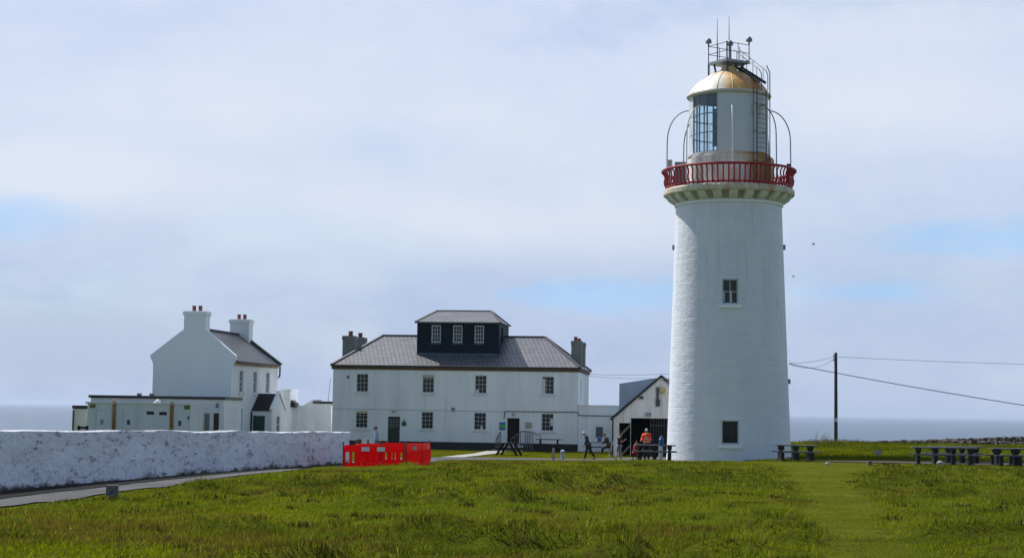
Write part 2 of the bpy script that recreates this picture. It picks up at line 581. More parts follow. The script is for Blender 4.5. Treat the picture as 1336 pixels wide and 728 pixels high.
def ground_mat():
    m, nt, b = newmat('meadow_soil')
    co = objco(nt)
    n1 = noise(nt, co, .35, 5, .6)
    n2 = noise(nt, co, 2.5, 5, .7)
    c = mixcol(nt, ramp(nt, n1, [(.35, 0), (.65, 1)]), (.070, .088, .007), (.115, .13, .012))
    c = mixcol(nt, ramp(nt, n2, [(.5, 0), (.7, .8)]), c, (.055, .052, .012))
    L(nt, c, b.inputs['Base Color'])
    b.inputs['Roughness'].default_value = 1
    b.inputs['Specular IOR Level'].default_value = 0
    bump(nt, b, noise(nt, co, 7, 6, .7), 1.0, .12)
    return m


def grass_mat():
    m, nt, b = newmat('grass_blades')
    out = nt.nodes['Material Output']
    at_ = N(nt, 'ShaderNodeAttribute', attribute_name='tint')
    d = N(nt, 'ShaderNodeBsdfDiffuse'); L(nt, at_.outputs['Color'], d.inputs[0])
    t = N(nt, 'ShaderNodeBsdfTranslucent')
    L(nt, mixcol(nt, 1.0, at_.outputs['Color'], (1.2, 1.12, .4), 'MULTIPLY'), t.inputs[0])
    mx = N(nt, 'ShaderNodeMixShader'); mx.inputs[0].default_value = .45
    L(nt, d.outputs[0], mx.inputs[1]); L(nt, t.outputs[0], mx.inputs[2])
    gl = N(nt, 'ShaderNodeBsdfGlossy'); gl.inputs['Roughness'].default_value = .45
    m2 = N(nt, 'ShaderNodeMixShader'); m2.inputs[0].default_value = .004
    L(nt, mx.outputs[0], m2.inputs[1]); L(nt, gl.outputs[0], m2.inputs[2]); L(nt, m2.outputs[0], out.inputs[0])
    return m


def road_mat(name, a, c2, sc=6):
    m, nt, b = newmat(name)
    co = objco(nt)
    f = noise(nt, co, sc, 6, .7)
    c = mixcol(nt, f, a, c2)
    c = mixcol(nt, ramp(nt, noise(nt, co, .5, 4), [(.45, 0), (.7, .5)]), c, tuple(q * .7 for q in a))
    L(nt, c, b.inputs['Base Color'])
    b.inputs['Roughness'].default_value = 1
    b.inputs['Specular IOR Level'].default_value = .1
    bump(nt, b, noise(nt, co, 25, 4), .5, .02)
    return m


def sea_mat():
    m, nt, b = newmat('sea_water')
    co = objco(nt)
    n1 = noise(nt, mapping(nt, co, (.0012, .0030, 1)), 1, 8, .6)
    c = mixcol(nt, ramp(nt, n1, [(.4, 0), (.65, 1)]), (.026, .060, .105), (.042, .085, .135))
    L(nt, c, b.inputs['Base Color'])
    b.inputs['Roughness'].default_value = .32
    b.inputs['IOR'].default_value = 1.33
    h = mathn(nt, 'ADD', noise(nt, mapping(nt, co, (.02, .05, 1)), 1, 6, .65), mathn(nt, 'MULTIPLY', noise(nt, mapping(nt, co, (.12, .25, 1)), 1, 4, .6), .35))
    bump(nt, b, h, .9, 6)
    return m


def cliff_stone():
    return simple('field_stone', (.095, .082, .066), .95, var=.6, scale=1.8, bumps=.6)


M['stone'] = cliff_stone()
M['ground'] = ground_mat()
M['grass'] = grass_mat()
M['road'] = road_mat('tarmac', (.055, .055, .058), (.16, .16, .165), 9)
M['shadow_or_roof_verge'] = road_mat('painted_wall_shadow', (.008, .009, .009), (.018, .019, .017), 4)  # near-black tarmac: the wall's cast shadow put into the colour
M['gravel'] = road_mat('gravel', (.035, .028, .024), (.13, .10, .085), 5)
M['path'] = road_mat('pale_path', (.34, .33, .30), (.45, .43, .39), 4)
M['sea'] = sea_mat()

# ------------------------------------------------------------------ ground, sea, roads
def np_mesh(name, v, quads, mat, kind, smooth=True):
    me = bpy.data.meshes.new(name)
    me.vertices.add(len(v)); me.vertices.foreach_set('co', v.astype(np.float32).ravel())
    me.loops.add(quads.size); me.loops.foreach_set('vertex_index', quads.astype(np.int32).ravel())
    me.polygons.add(len(quads))
    k = quads.shape[1]
    me.polygons.foreach_set('loop_start', np.arange(0, quads.size, k, dtype=np.int32))
    me.polygons.foreach_set('use_smooth', np.full(len(quads), smooth))
    me.materials.append(mat)
    me.update(calc_edges=True); me.validate()
    o = bpy.data.objects.new(name, me); C.objects.link(o)
    if kind: o['kind'] = kind
    return o


def gridmesh(name, X, Y, Z, mat, kind):
    ny, nx = X.shape
    v = np.stack([X, Y, Z], -1).reshape(-1, 3)
    i = np.arange((ny - 1) * (nx - 1)); r = i // (nx - 1); c = i % (nx - 1)
    a = r * nx + c
    q = np.stack([a, a + 1, a + nx + 1, a + nx], -1)
    return np_mesh(name, v, q, mat, kind)


xs = np.unique(np.concatenate([np.arange(-130, -45, 3.0), np.arange(-45, 55, .26), np.arange(55, 131, 3.0)]))
ys = np.unique(np.concatenate([np.arange(-40, 12, 2.0), np.concatenate([np.arange(12, 60, .2), np.arange(60, 110, .33)]), np.arange(110, 152, 1.2)]))
X, Y = np.meshgrid(xs, ys)
Z = G(X, Y)
# cliff skirt: outermost ring pushed down to below the sea
Xp = np.pad(X, 1, mode='edge'); Yp = np.pad(Y, 1, mode='edge'); Zp = np.pad(Z, 1, mode='edge')
Xp[:, 0] -= 12; Xp[:, -1] += 12; Yp[0] -= 12; Yp[-1] += 12
for sl in ((slice(None), 0), (slice(None), -1), (0, slice(None)), (-1, slice(None))):
    Zp[sl] = -47
gridmesh('ground', Xp, Yp, Zp, M['ground'], 'structure')

S_ = 60000.0
sx_ = np.concatenate([-np.geomspace(S_, 500, 14), np.linspace(-400, 400, 9), np.geomspace(500, S_, 14)])
X, Y = np.meshgrid(sx_, sx_)
gridmesh('sea', X, Y, np.full_like(X, -45.0), M['sea'], 'structure')


def strip(name, left, right, mat, n=200, m=6, lift=.03, wob=.12):
    """sheet laid on the terrain between two polylines"""
    left = np.array(left, float); right = np.array(right, float)
    def res(p):
        d = np.concatenate([[0], np.cumsum(np.hypot(*np.diff(p, axis=0).T))])
        t = np.linspace(0, d[-1], n)
        return np.stack([np.interp(t, d, p[:, 0]), np.interp(t, d, p[:, 1])], -1)
    a, b = res(left), res(right)
    t = np.linspace(0, 1, m)[None, :, None]
    P = a[:, None] * (1 - t) + b[:, None] * t
    P[:, -1, 0] += (vnoise(P[:, -1, 0], P[:, -1, 1], .8, 9) - .5) * 2 * wob
    P[:, -1, 1] += (vnoise(P[:, -1, 0], P[:, -1, 1], .8, 10) - .5) * 2 * wob
    return gridmesh(name, P[..., 0], P[..., 1], G(P[..., 0], P[..., 1]) + lift, mat, 'structure')


yy = np.array([5, 20, 33, 41, 52, 60, 70, 79.0])
strip('road', [(float(wall_x(y)) - .1, y) for y in yy] + [(-7.0, 95), (-3, 99.2), (4, 100.4), (8.9, 107)],
      [(float(wall_x(y)) + 3.0, y) for y in yy[:-1]] + [(-4.4, 80), (-3.4, 92), (-.5, 94.6), (5, 95.6), (12, 100)], M['road'], 260, 10)
strip('shadow_or_roof_verge', [(float(wall_x(y)) - .1, y) for y in yy] + [(-7.9, 81.5)], [(float(wall_x(y)) + 1.6, y) for y in yy] + [(-7.2, 81.5)], M['shadow_or_roof_verge'], 260, 5, .042, .10)  # added dark strip on the road, painted as the boundary wall's cast shadow
strip('gravel_path', [(14.5, 88.6), (22, 88.0), (32, 87.6), (50, 87)], [(15.5, 86), (20, 82.5), (32, 80.3), (50, 78.0)], M['gravel'], 160, 16, .035, .5)
strip('footpath', [(-3.9, 98.6), (-2.2, 107), (-1.5, 115.2)], [(-2.6, 99.3), (-1.0, 107), (-.2, 115.2)], M['path'], 60, 5, .035, .05)


def inpoly(x, y, poly):
    ins = np.zeros(x.shape, bool)
    n = len(poly)
    for i in range(n):
        x1, y1 = poly[i]; x2, y2 = poly[(i + 1) % n]
        c = ((y1 > y) != (y2 > y)) & (x < (x2 - x1) * (y - y1) / (y2 - y1 + 1e-12) + x1)
        ins ^= c
    return ins


road_poly = [(float(wall_x(y)) - .1, y) for y in yy] + [(-7.0, 95), (-3, 99.2), (4, 100.4), (8.9, 107), (12, 100), (5, 95.6), (-.5, 94.6), (-3.4, 92), (-4.4, 80)] + [(float(wall_x(y)) + 2.75, y) for y in yy[:-1]][::-1]
gravel_poly = [(14.5, 88.6), (22, 88.0), (32, 87.6), (50, 87), (50, 78.3), (32, 80.7), (20, 82.9), (15.5, 86)]
foot_poly = [(-3.9, 98.6), (-2.2, 107), (-1.5, 115.2), (-.2, 115.2), (-1.0, 107), (-2.6, 99.3)]


def blades(x, y, h, w, lean, col, bend=.5):
    n = len(x)
    z = G(x, y) - .02
    th = rng.uniform(0, 2 * PI, n)
    dx, dy = np.cos(th) * w / 2, np.sin(th) * w / 2
    la = rng.normal(.6, 1.6, n)               # wind from the left
    lx, ly = np.cos(la) * lean * h, np.sin(la) * lean * h
    P = np.empty((n, 5, 3), np.float32)
    P[:, 0] = np.stack([x - dx, y - dy, z], -1)
    P[:, 1] = np.stack([x + dx, y + dy, z], -1)
    mx, my = x + lx * bend * .5, y + ly * bend * .5
    P[:, 2] = np.stack([mx + dx * .8, my + dy * .8, z + h * .55], -1)
    P[:, 3] = np.stack([mx - dx * .8, my - dy * .8, z + h * .55], -1)
    P[:, 4] = np.stack([x + lx, y + ly, z + h * np.sqrt(np.maximum(.2, 1 - lean ** 2 * .6))], -1)
    return P, col


def blade_object(name, sets, label):
    P = np.concatenate([s[0] for s in sets]); col = np.concatenate([s[1] for s in sets])
    n = len(P)
    me = bpy.data.meshes.new(name)
    me.vertices.add(n * 5); me.vertices.foreach_set('co', P.ravel())
    b = (np.arange(n) * 5)[:, None]
    idx = np.concatenate([b, b + 1, b + 2, b + 3, b + 3, b + 2, b + 4], 1).astype(np.int32)
    me.loops.add(n * 7); me.loops.foreach_set('vertex_index', idx.ravel())
    me.polygons.add(n * 2)
    ls = np.stack([np.arange(n) * 7, np.arange(n) * 7 + 4], -1).astype(np.int32)
    me.polygons.foreach_set('loop_start', ls.ravel())
    me.update(calc_edges=True)
    a = me.attributes.new('tint', 'FLOAT_COLOR', 'POINT')
    c4 = np.concatenate([np.repeat(col, 5, 0), np.ones((n * 5, 1))], 1).astype(np.float32)
    a.data.foreach_set('color', c4.ravel())
    me.materials.append(M['grass'])
    o = bpy.data.objects.new(name, me); C.objects.link(o)
    tag(o, label, 'grass', None, 'stuff')
    return o


def lerp(a, b, t):
    return np.asarray(a)[None] * (1 - t[:, None]) + np.asarray(b)[None] * t[:, None]


def meadow(n, y0, y1, p):
    """random ground points, density falling as Y**-p"""
    k = 2 - p
    u = rng.uniform(0, 1, n)
    y = (y0 ** k + u * (y1 ** k - y0 ** k)) ** (1 / k)
    x = rng.uniform(-1, 1, n) * (y * .335 + 3.0)
    return x, y


YELLOW, GREEN, DARK, BROWN, STRAW, LIME = (.200, .230, .012), (.110, .165, .009), (.058, .092, .008), (.130, .096, .030), (.26, .22, .07), (.19, .22, .004)


def meadow_colour(x, y):
    n = len(x)
    a = vnoise(x, y, 3.2, 21) * .6 + vnoise(x, y, 1.1, 22) * .4
    b = vnoise(x, y, 5.0, 23) * .5 + vnoise(x, y, .8, 24) * .5
    c = lerp(GREEN, YELLOW, np.clip((a - .3) * 2.4 + rng.normal(0, .25, n), 0, 1))
    dk = np.clip((b - .63) * 6, 0, .8)
    c = c * (1 - dk[:, None]) + np.asarray(DARK)[None] * dk[:, None]
    br = np.clip((vnoise(x, y * .6, 2.6, 25) * .6 + vnoise(x, y, .7, 26) * .4 - .60) * 7, 0, 1) * (rng.uniform(0, 1, n) < .6)
    c = c * (1 - br[:, None]) + np.asarray(BROWN)[None] * br[:, None]
    hm = np.clip(hummock(x, y) * 1.3, 0, .75) * (rng.uniform(0, 1, n) < .6)
    c = c * (1 - hm[:, None]) + np.asarray((.040, .048, .010))[None] * hm[:, None]
    st = rng.uniform(0, 1, n) < .045
    c[st] = STRAW
    return c * rng.uniform(.6, 1.4, (n, 1)), dk, br


x, y = meadow(820000, 14, 94, 1.5)
keep = ((field_mask(x, y) > .4) | ((x > 13) & (y > 74))) & (y < 92) & ~inpoly(x, y, road_poly) & ~inpoly(x, y, gravel_poly)
mm = mown_mask(x, y)
x, y, mm = x[keep], y[keep], mm[keep]
col, dk, br = meadow_colour(x, y)
n = len(x)
h = (.05 + .07 * vnoise(x, y, 1.3, 31) + .03 * dk + .03 * br + .05 * hummock(x, y)) * rng.uniform(.6, 1.35, n)
h *= np.interp(y, [14, 50, 90], [.68, .9, .8]) * (.55 + .45 * sstep(3.0, 4.6, x - wall_x(y) + rng.normal(0, .25, n)))
cutm = mm > rng.uniform(.2, .8, n)
h = np.where(cutm, h * .45, h)
col = np.where(cutm[:, None], lerp((.18, .215, .030), (.27, .27, .06), rng.uniform(0, 1, n)), col)
w = .0080 * (y / 20) ** .8 * rng.uniform(.7, 1.4, n)
mk = at(146, 652, 37.5)
h = np.where((np.abs(x - mk.x - (y - mk.y) * -.23) < .45) & (y > mk.y - 3.2) & (y < mk.y + .5), h * .35, h)
sets = [blades(x, y, h, w, np.clip(rng.normal(.5, .25, n), .05, .92), col)]
# tussocks: dark upright clumps
tx, ty = meadow(260, 15, 80, 1.0)
k = (field_mask(tx, ty) > .9) & (mown_mask(tx, ty) < .1) & (tx - wall_x(ty) > 4.4)
tx, ty = tx[k], ty[k]
rep = 90
x = np.repeat(tx, rep) + rng.normal(0, .15, len(tx) * rep); y = np.repeat(ty, rep) + rng.normal(0, .09, len(tx) * rep)
n = len(x)
c = lerp(DARK, GREEN, rng.uniform(0, .8, n)); c[rng.uniform(0, 1, n) < .12] = STRAW
sets.append(blades(x, y, rng.uniform(.08, .20, n), .010 * (y / 20) ** .8, np.clip(rng.normal(.45, .25, n), .05, .9), c))
# small dark flecks of dead growth
tx, ty = meadow(620, 15, 84, 1.15)
k = (field_mask(tx, ty) > .9) & (mown_mask(tx, ty) < .3) & (tx - wall_x(ty) > 4.2)
tx, ty = tx[k], ty[k]
rep = 46
sp_ = np.repeat(rng.uniform(.5, 1.6, len(tx)), rep)
x = np.repeat(tx, rep) + rng.normal(0, .13, len(tx) * rep) * sp_; y = np.repeat(ty, rep) + rng.normal(0, .06, len(tx) * rep) * sp_
n = len(x)
c = lerp((.022, .026, .008), (.060, .055, .022), rng.uniform(0, 1, n)); c[rng.uniform(0, 1, n) < .1] = STRAW
sets.append(blades(x, y, rng.uniform(.06, .15, n), .012 * (y / 20) ** .8, np.clip(rng.normal(.5, .25, n), .05, .9), c))
# seed-head stalks, brown
x, y = meadow(7000, 14, 75, 1.6)
k = (field_mask(x, y) > .9) & (mown_mask(x, y) < .1) & (vnoise(x, y, 3, 41) > .45)
x, y = x[k], y[k]; n = len(x)
sets.append(blades(x, y, rng.uniform(.14, .28, n), .005 * (y / 20) ** .8, rng.uniform(.1, .4, n), lerp(BROWN, STRAW, rng.uniform(0, .7, n))))
x, y = meadow(2600, 14, 70, 1.7)
k = (field_mask(x, y) > .9) & (vnoise(x, y, 2.2, 44) > .45) & (mown_mask(x, y) < .1)
x, y = x[k], y[k]; n = len(x)
sets.append(blades(x, y, rng.uniform(.05, .11, n), .012 * (y / 20) ** .6, rng.uniform(.3, .9, n), lerp((.35, .32, .18), (.5, .5, .42), rng.uniform(0, 1, n)), 1.4))
# broad-leaved weeds near the left foreground
x = rng.uniform(-7.5, -1.5, 14000); y = rng.uniform(18, 32, 14000)
k = (vnoise(x, y, 1.6, 51) > .55) & (field_mask(x, y) > .9)
x, y = x[k], y[k]; n = len(x)
sets.append(blades(x, y, rng.uniform(.05, .11, n), rng.uniform(.016, .030, n), rng.uniform(.3, .95, n), lerp(GREEN, LIME, rng.uniform(0, .8, n)), 1.2))
# a few tall dark dock stalks
for (u, v, Y) in ((153, 728, 20), (443, 724, 20.5), (833, 720, 21), (672, 726, 20), (1120, 640, 44), (305, 700, 24), (578, 715, 22)):
    p = at(u, v, Y)
    n = 5
    sets.append(blades(np.full(n, p.x) + rng.normal(0, .015, n), np.full(n, p.y) + rng.normal(0, .02, n), rng.uniform(.35, .62, n), np.full(n, .007), rng.uniform(.02, .12, n), lerp((.03, .025, .012), BROWN, rng.uniform(0, 1, n))))
blade_object('meadow_grass', sets, 'rough green and brown meadow grass filling the foreground field')

# short lawn in the yard and the turf slope beyond the tower
x = rng.uniform(-9, 8, 60000); y = rng.uniform(88, 119, 60000)
keep = ~inpoly(x, y, road_poly) & ~inpoly(x, y, foot_poly) & (y > 86 + 0 * x) & (y < 117.2 - (x + 12) * .12 + 2)
x, y = x[keep], y[keep]; n = len(x)
c = lerp((.13, .15, .005), (.21, .21, .010), np.clip(vnoise(x, y, 3, 61) + rng.normal(0, .2, n), 0, 1))
sets = [blades(x, y, rng.uniform(.03, .07, n), np.full(n, .04), rng.uniform(.2, .9, n), c)]
x = rng.uniform(13, 52, 120000); y = rng.uniform(80, 135, 120000)
keep = ~inpoly(x, y, gravel_poly) & (np.hypot(x - 12.65, y - 100) > 3.7) & (x < y * .335 + 3) & (y > 86.5)
x, y = x[keep], y[keep]; n = len(x)
a = vnoise(x, y, 4, 62) * .5 + vnoise(x, y * .5, 1.6, 63) * .5
c = lerp((.065, .10, .004), (.20, .21, .006), np.clip((a - .3) * 2.2 + rng.normal(0, .2, n), 0, 1))
sets.append(blades(x, y, rng.uniform(.06, .20, n) * (.5 + a), np.full(n, .045), rng.uniform(.2, .8, n), c))
x = rng.normal(at(1078, 577, 124).x, 1.3, 900); y = rng.normal(124, .6, 900); n = 900
sets.append(blades(x, y, rng.uniform(.15, .45, n), np.full(n, .03), rng.uniform(.1, .6, n), lerp((.06, .08, .02), (.20, .17, .08), rng.uniform(0, 1, n))))
n = 16; q = at(1071, 577, 122)
sets.append(blades(q.x + rng.normal(0, .25, n), q.y + rng.normal(0, .2, n), rng.uniform(.6, 1.15, n), np.full(n, .035), rng.uniform(.2, .5, n), lerp((.10, .09, .05), (.2, .17, .1), rng.uniform(0, 1, n))))
blade_object('lawn_grass', sets, 'short bright green turf of the yard and the slope right of the lighthouse')

# ------------------------------------------------------------------ generic building parts
def window(parent, Mx, x0, x1, z0, z1, nx, ny, rec=.10, fr=.04, bar=.015, pane='pane', sill=True, sash=True, frame='frame'):
    mb = MB(); mb.M = Mx
    y0, y1 = rec - .05, rec + .01
    mb.box(x0 + .002, x0 + fr, y0, y1, z0 + .002, z1 - .002).box(x1 - fr, x1 - .002, y0, y1, z0 + .002, z1 - .002)
    mb.box(x0 + fr, x1 - fr, y0, y1, z1 - fr, z1 - .002).box(x0 + fr, x1 - fr, y0, y1, z0 + .002, z0 + fr)
    for i in range(1, nx):
        c = x0 + fr + (x1 - x0 - 2 * fr) * i / nx
        mb.box(c - bar / 2, c + bar / 2, y0 + .012, y1 - .003, z0 + fr, z1 - fr)
    for j in range(1, ny):
        c = z0 + fr + (z1 - z0 - 2 * fr) * j / ny
        b = bar * (1.6 if sash and j * 2 == ny else 1)
        mb.box(x0 + fr, x1 - fr, y0 + .008, y1 - .006, c - b / 2, c + b / 2)
    f = mb.build('window', M[frame], parent)
    mb = MB(); mb.M = Mx
    mb.box(x0 + .01, x1 - .01, rec - .004, rec + .03, z0 + .01, z1 - .01)
    mb.build('pane', M[pane], f)
    if sill:
        mb = MB(); mb.M = Mx
        mb.box(x0 - .12, x1 + .12, -.07, .06, z0 - .16, z0 - .004)
        mb.build('sill', M['sill'], f)
    return f


def side_matrix(x, y, right=True):
    """local frame for a wall facing +x (right) whose run goes along +y"""
    if right:
        return Matrix(((0, -1, 0, x), (1, 0, 0, y), (0, 0, 1, 0), (0, 0, 0, 1)))
    return Matrix(((0, 1, 0, x), (1, 0, 0, y), (0, 0, 1, 0), (0, 0, 0, 1)))


I4 = Matrix.Identity(4)


def chimney(parent, x0, x1, y0, y1, z0, z1, mat, pots, potmat='pot_red', cap=.06, poth=.38, potr=.13):
    mb = MB().box(x0, x1, y0, y1, z0, z1 - .28)
    mb.box(x0 - cap, x1 + cap, y0 - cap, y1 + cap, z1 - .28, z1 - .05).box(x0 - .01, x1 + .01, y0 - .01, y1 + .01, z1 - .05, z1)
    c = mb.build('chimney', mat, parent)
    for (px, py) in pots:
        p = MB(); p.M = Matrix.Translation((px, py, 0))
        p.lathe([(0, z1 - .01), (potr * 1.05, z1 - .01), (potr, z1 + poth * .8), (potr * 1.12, z1 + poth * .82), (potr * 1.12, z1 + poth), (potr * .8, z1 + poth), (potr * .8, z1 + poth * .5), (0, z1 + poth * .5)], 14)
        p.build('chimney_pot', M[potmat], c, True)
    return c


# ------------------------------------------------------------------ keepers' house
A7 = R(-7)
house = thing('keepers_house', 'long two storey white house with slate hipped roof and navy rooftop storey', 'house', (-12.272, 119.5, 0), A7)
LX, DY, EZ = 17.0, 9.4, 5.45
wins = [(1.65, 2.48, 3.84, 5.08), (6.27, 7.09, 3.84, 5.08), (9.91, 10.73, 3.84, 5.07), (14.53, 15.36, 3.86, 5.06),
        (1.65, 2.49, 1.36, 2.53), (6.25, 7.07, 1.36, 2.53), (9.89, 10.73, 1.36, 2.53), (14.53, 15.36, 1.36, 2.54)]
doorL, doorR = (3.92, 4.76, .30, 2.17), (12.2, 13.03, .42, 2.19)
mb = MB()
mb.facade(0, LX, -.3, EZ, wins + [doorL, doorR], .16)
mb.quad((0, 0, -.3), (0, DY, -.3), (0, DY, EZ), (0, 0, EZ)).quad((0, DY, -.3), (LX, DY, -.3), (LX, DY, EZ), (0, DY, EZ))
mb.M = side_matrix(LX, 0)
sidewin = (2.2, 3.0, 3.4, 5.0)
mb.facade(0, DY, -.3, EZ, [sidewin], .16)
mb.build('wall', M['white_house'], house)
window(house, side_matrix(LX, 0), *sidewin, 2, 4, .14, sill=False)
for w_ in wins:
    window(house, I4, *w_, 3, 4)
for (x0, x1, z0, z1) in ((1.70, 2.44, 2.36, 2.50), (9.97, 10.2, 3.88, 4.1), (10.35, 10.5, 1.40, 1.62), (15.14, 15.31, 1.72, 2.2), (6.33, 7.03, 4.85, 5.04), (14.58, 14.75, 3.9, 4.9)):
    MB().box(x0, x1, .080, .093, z0, z1).build('blind', M['sign_cream'] if z0 in (2.36, 4.85) else M['white_board'], house)
# plinth
mb = MB()
for (a, b) in ((-.012, doorL[0] - .03), (doorL[1] + .03, doorR[0] - .03), (doorR[1] + .03, LX + .012)):
    mb.box(a, b, -.014, .0, -.3, .50)
mb.box(LX, LX + .014, 0, DY, -.3, .5)
mb.build('plinth', M['black'], house)
# doors
mb = MB().box(doorL[0] + .003, doorL[1] - .003, .09, .13, doorL[2] + .003, doorL[3] - .003)
for x0 in (.09, .46):
    mb.box(doorL[0] + x0, doorL[0] + x0 + .29, .078, .09, .45, .75).box(doorL[0] + x0, doorL[0] + x0 + .29, .078, .09, .82, 1.28)
d = mb.build('door', M['dark_door'], house)
mb = MB()
for i in range(3):
    for j in range(2):
        mb.box(doorL[0] + .09 + i * .23, doorL[0] + .27 + i * .23, .080, .09, 1.42 + j * .32, 1.70 + j * .32)
mb.build('pane', M['pane2'], d)
MB().box(doorL[1] - .12, doorL[1] - .07, .05, .09, 1.1, 1.2).build('handle', M['galv'], d)
mb = MB().box(doorR[0] + .003, doorR[1] - .003, .13, .15, doorR[2] + .003, doorR[3] - .003)
tag(mb.build('doorway', M['void'], house), 'dark open doorway')
mb = MB().box(doorR[0] - .06, doorR[0], -.02, .03, .52, 2.25).box(doorR[1], doorR[1] + .06, -.02, .03, .52, 2.25).box(doorR[0], doorR[1], -.02, .03, 2.19, 2.25)
mb.build('door_frame', M['frame'], house)
# roof
OV = .13
ez = 5.68
rz_, ry = 7.93, 4.7
rx0, rx1 = 2.5, 14.2
e = [(-OV, -OV), (LX + OV, -OV), (LX + OV, DY + OV), (-OV, DY + OV)]
mb = MB()
a, b, c, d4 = [(p[0], p[1], ez) for p in e]
r0, r1 = (rx0, ry, rz_), (rx1, ry, rz_)
mb.quad(a, b, r1, r0).quad(c, d4, r0, r1).quad(d4, a, r0).quad(b, c, r1)
roof = mb.build('roof', M['slate'], house)
mb = MB()
for p, q in ((r0, r1), (a, r0), (b, r1), (c, r1), (d4, r0)):
    p, q = Vector(p), Vector(q)
    mb.bar(p + Vector((0, 0, .03)), q + Vector((0, 0, .03)), .2, .07)
mb.build('ridge_cap', M['ridge'], roof)
mb = MB()
mb.box(-OV, LX + OV, -OV - .07, -OV + .04, ez - .10, ez - .005).box(LX + OV - .04, LX + OV + .07, -OV + .04, DY + OV, ez - .10, ez - .005).box(-OV - .07, -OV + .04, -OV + .04, DY + OV, ez - .10, ez - .005)
mb.build('gutter', M['gutter'], house)
mb = MB()
mb.box(-OV + .02, LX + OV - .02, -OV + .05, .0, ez - .30, ez - .105).box(LX, LX + OV - .05, 0, DY, ez - .30, ez - .105).box(-OV + .05, 0, 0, DY, ez - .30, ez - .105)
mb.build('fascia', M['fascia'], house)
# rooftop storey
dz0 = 6.5; dx0, dx1, dy0, dy1, dze = 5.55, 11.32, 1.6, 7.0, 8.78
dw = [(6.57, 7.22, 7.36, 8.55), (8.09, 8.74, 7.36, 8.55), (9.61, 10.26, 7.36, 8.55)]
mb = MB(); mb.M = Matrix.Translation((0, dy0, 0))
mb.facade(dx0, dx1, 6.2, dze, dw, .1)
mb.M = side_matrix(dx1, dy0)
sw = (1.2, 2.1, 7.3, 8.5)
mb.facade(0, dy1 - dy0, 6.2, dze, [sw], .1)
mb.M = I4
mb.quad((dx0, dy0, 6.2), (dx0, dy1, 6.2), (dx0, dy1, dze), (dx0, dy0, dze)).quad((dx0, dy1, 6.2), (dx1, dy1, 6.2), (dx1, dy1, dze), (dx0, dy1, dze))
tag(mb.build('rooftop_storey', M['navy'], house), 'navy rooftop storey with three windows')
for w_ in dw:
    window(house, Matrix.Translation((0, dy0, 0)), *w_, 3, 4, .09, .06, .02, sill=False)
M['blue_sill'] = simple('slate_blue_sill', (.05, .08, .12), .6)
for w_ in dw:
    MB().box(w_[0] - .06, w_[1] + .06, dy0 - .05, dy0 - .002, w_[2] - .14, w_[2] - .03).build('sill', M['blue_sill'], house)
window(house, side_matrix(dx1, dy0), *sw, 2, 3, .09, .05, .02, sill=False, frame='navy')
MB().box(dx0, dx1 - .05, dy0 - .03, dy0 - .002, 6.52, 6.60).build('flashing', simple('lead_flashing', (.10, .14, .20), .5), house)
mb = MB()
o2 = .12
a, b, c, d4 = (dx0 - o2, dy0 - o2, dze), (dx1 + o2, dy0 - o2, dze), (dx1 + o2, dy1 + o2, dze), (dx0 - o2, dy1 + o2, dze)
q0, q1 = (dx0 + .95, (dy0 + dy1) / 2, 9.72), (dx1 - .95, (dy0 + dy1) / 2, 9.72)
mb.quad(a, b, q1, q0).quad(c, d4, q0, q1).quad(d4, a, q0).quad(b, c, q1).quad(a, b, c, d4)
rt = mb.build('roof', M['slate'], house)
mb = MB()
for p, q in ((q0, q1), (a, q0), (b, q1), (c, q1), (d4, q0)):
    mb.bar(Vector(p) + Vector((0, 0, .02)), Vector(q) + Vector((0, 0, .02)), .14, .05)
mb.box(dx0 - o2 - .04, dx1 + o2 + .04, dy0 - o2 - .05, dy0 - o2 + .02, dze - .1, dze - .003)
mb.build('ridge_cap', M['ridge'], rt)
# chimneys on both end walls
for (x0, x1, y0, zt) in ((.03, .87, 2.6, 7.80), (.06, .92, 5.7, 7.82)):
    chimney(house, x0, x1, y0, y0 + 1.0, 5.4, zt, M['grey_render'], [((x0 + x1) / 2 + .05, y0 + .5)], 'pot_red', .04, .34, .15)
for (x0, x1, y0, zt) in ((16.25, 16.97, 2.9, 7.62), (16.3, 16.97, 5.6, 7.62)):
    chimney(house, x0, x1, y0, y0 + 1.0, 5.4, zt, M['grey_render'], [((x0 + x1) / 2 - .1, y0 + .5)], 'pot_red', .03, .30, .12)
# cable across the front, lamps
mb = MB().tube([(11.98, -.02, 2.15), (12.0, -.03, 2.60), (12.05, -.03, 2.64), (16.95, -.03, 2.66), (17.05, -.03, 2.6), (17.1, -.03, 2.45), (19.6, -.13, 2.44)], .028, 6)
mb.build('cable', M['wire'], house)
mb = MB().tube([(0, -.012, 2.66), (6, -.012, 2.63), (11.9, -.012, 2.62)], .012, 5)
mb.build('cable', M['greypole'], house)
for (x0, z0) in ((4.34, 2.55), (12.62, 2.45)):
    MB().sphere((x0, -.06, z0), .13, .09, .13).build('lamp', M['sign_cream'], house, True)
MB().box(8.35, 8.55, -.10, 0, 2.62, 2.85).build('lamp', M['greypole'], house)
MB().box(1.0, 1.12, -.08, 0, 4.76, 4.92).build('lamp', M['gutter'], house)


def on_house(x, y, z):
    return house.matrix_basis @ Vector((x, y, z))


hm = Matrix.Translation(house.location) @ Matrix.Rotation(A7, 4, 'Z')


def hp(x, y, z):
    return hm @ Vector((x, y, z))


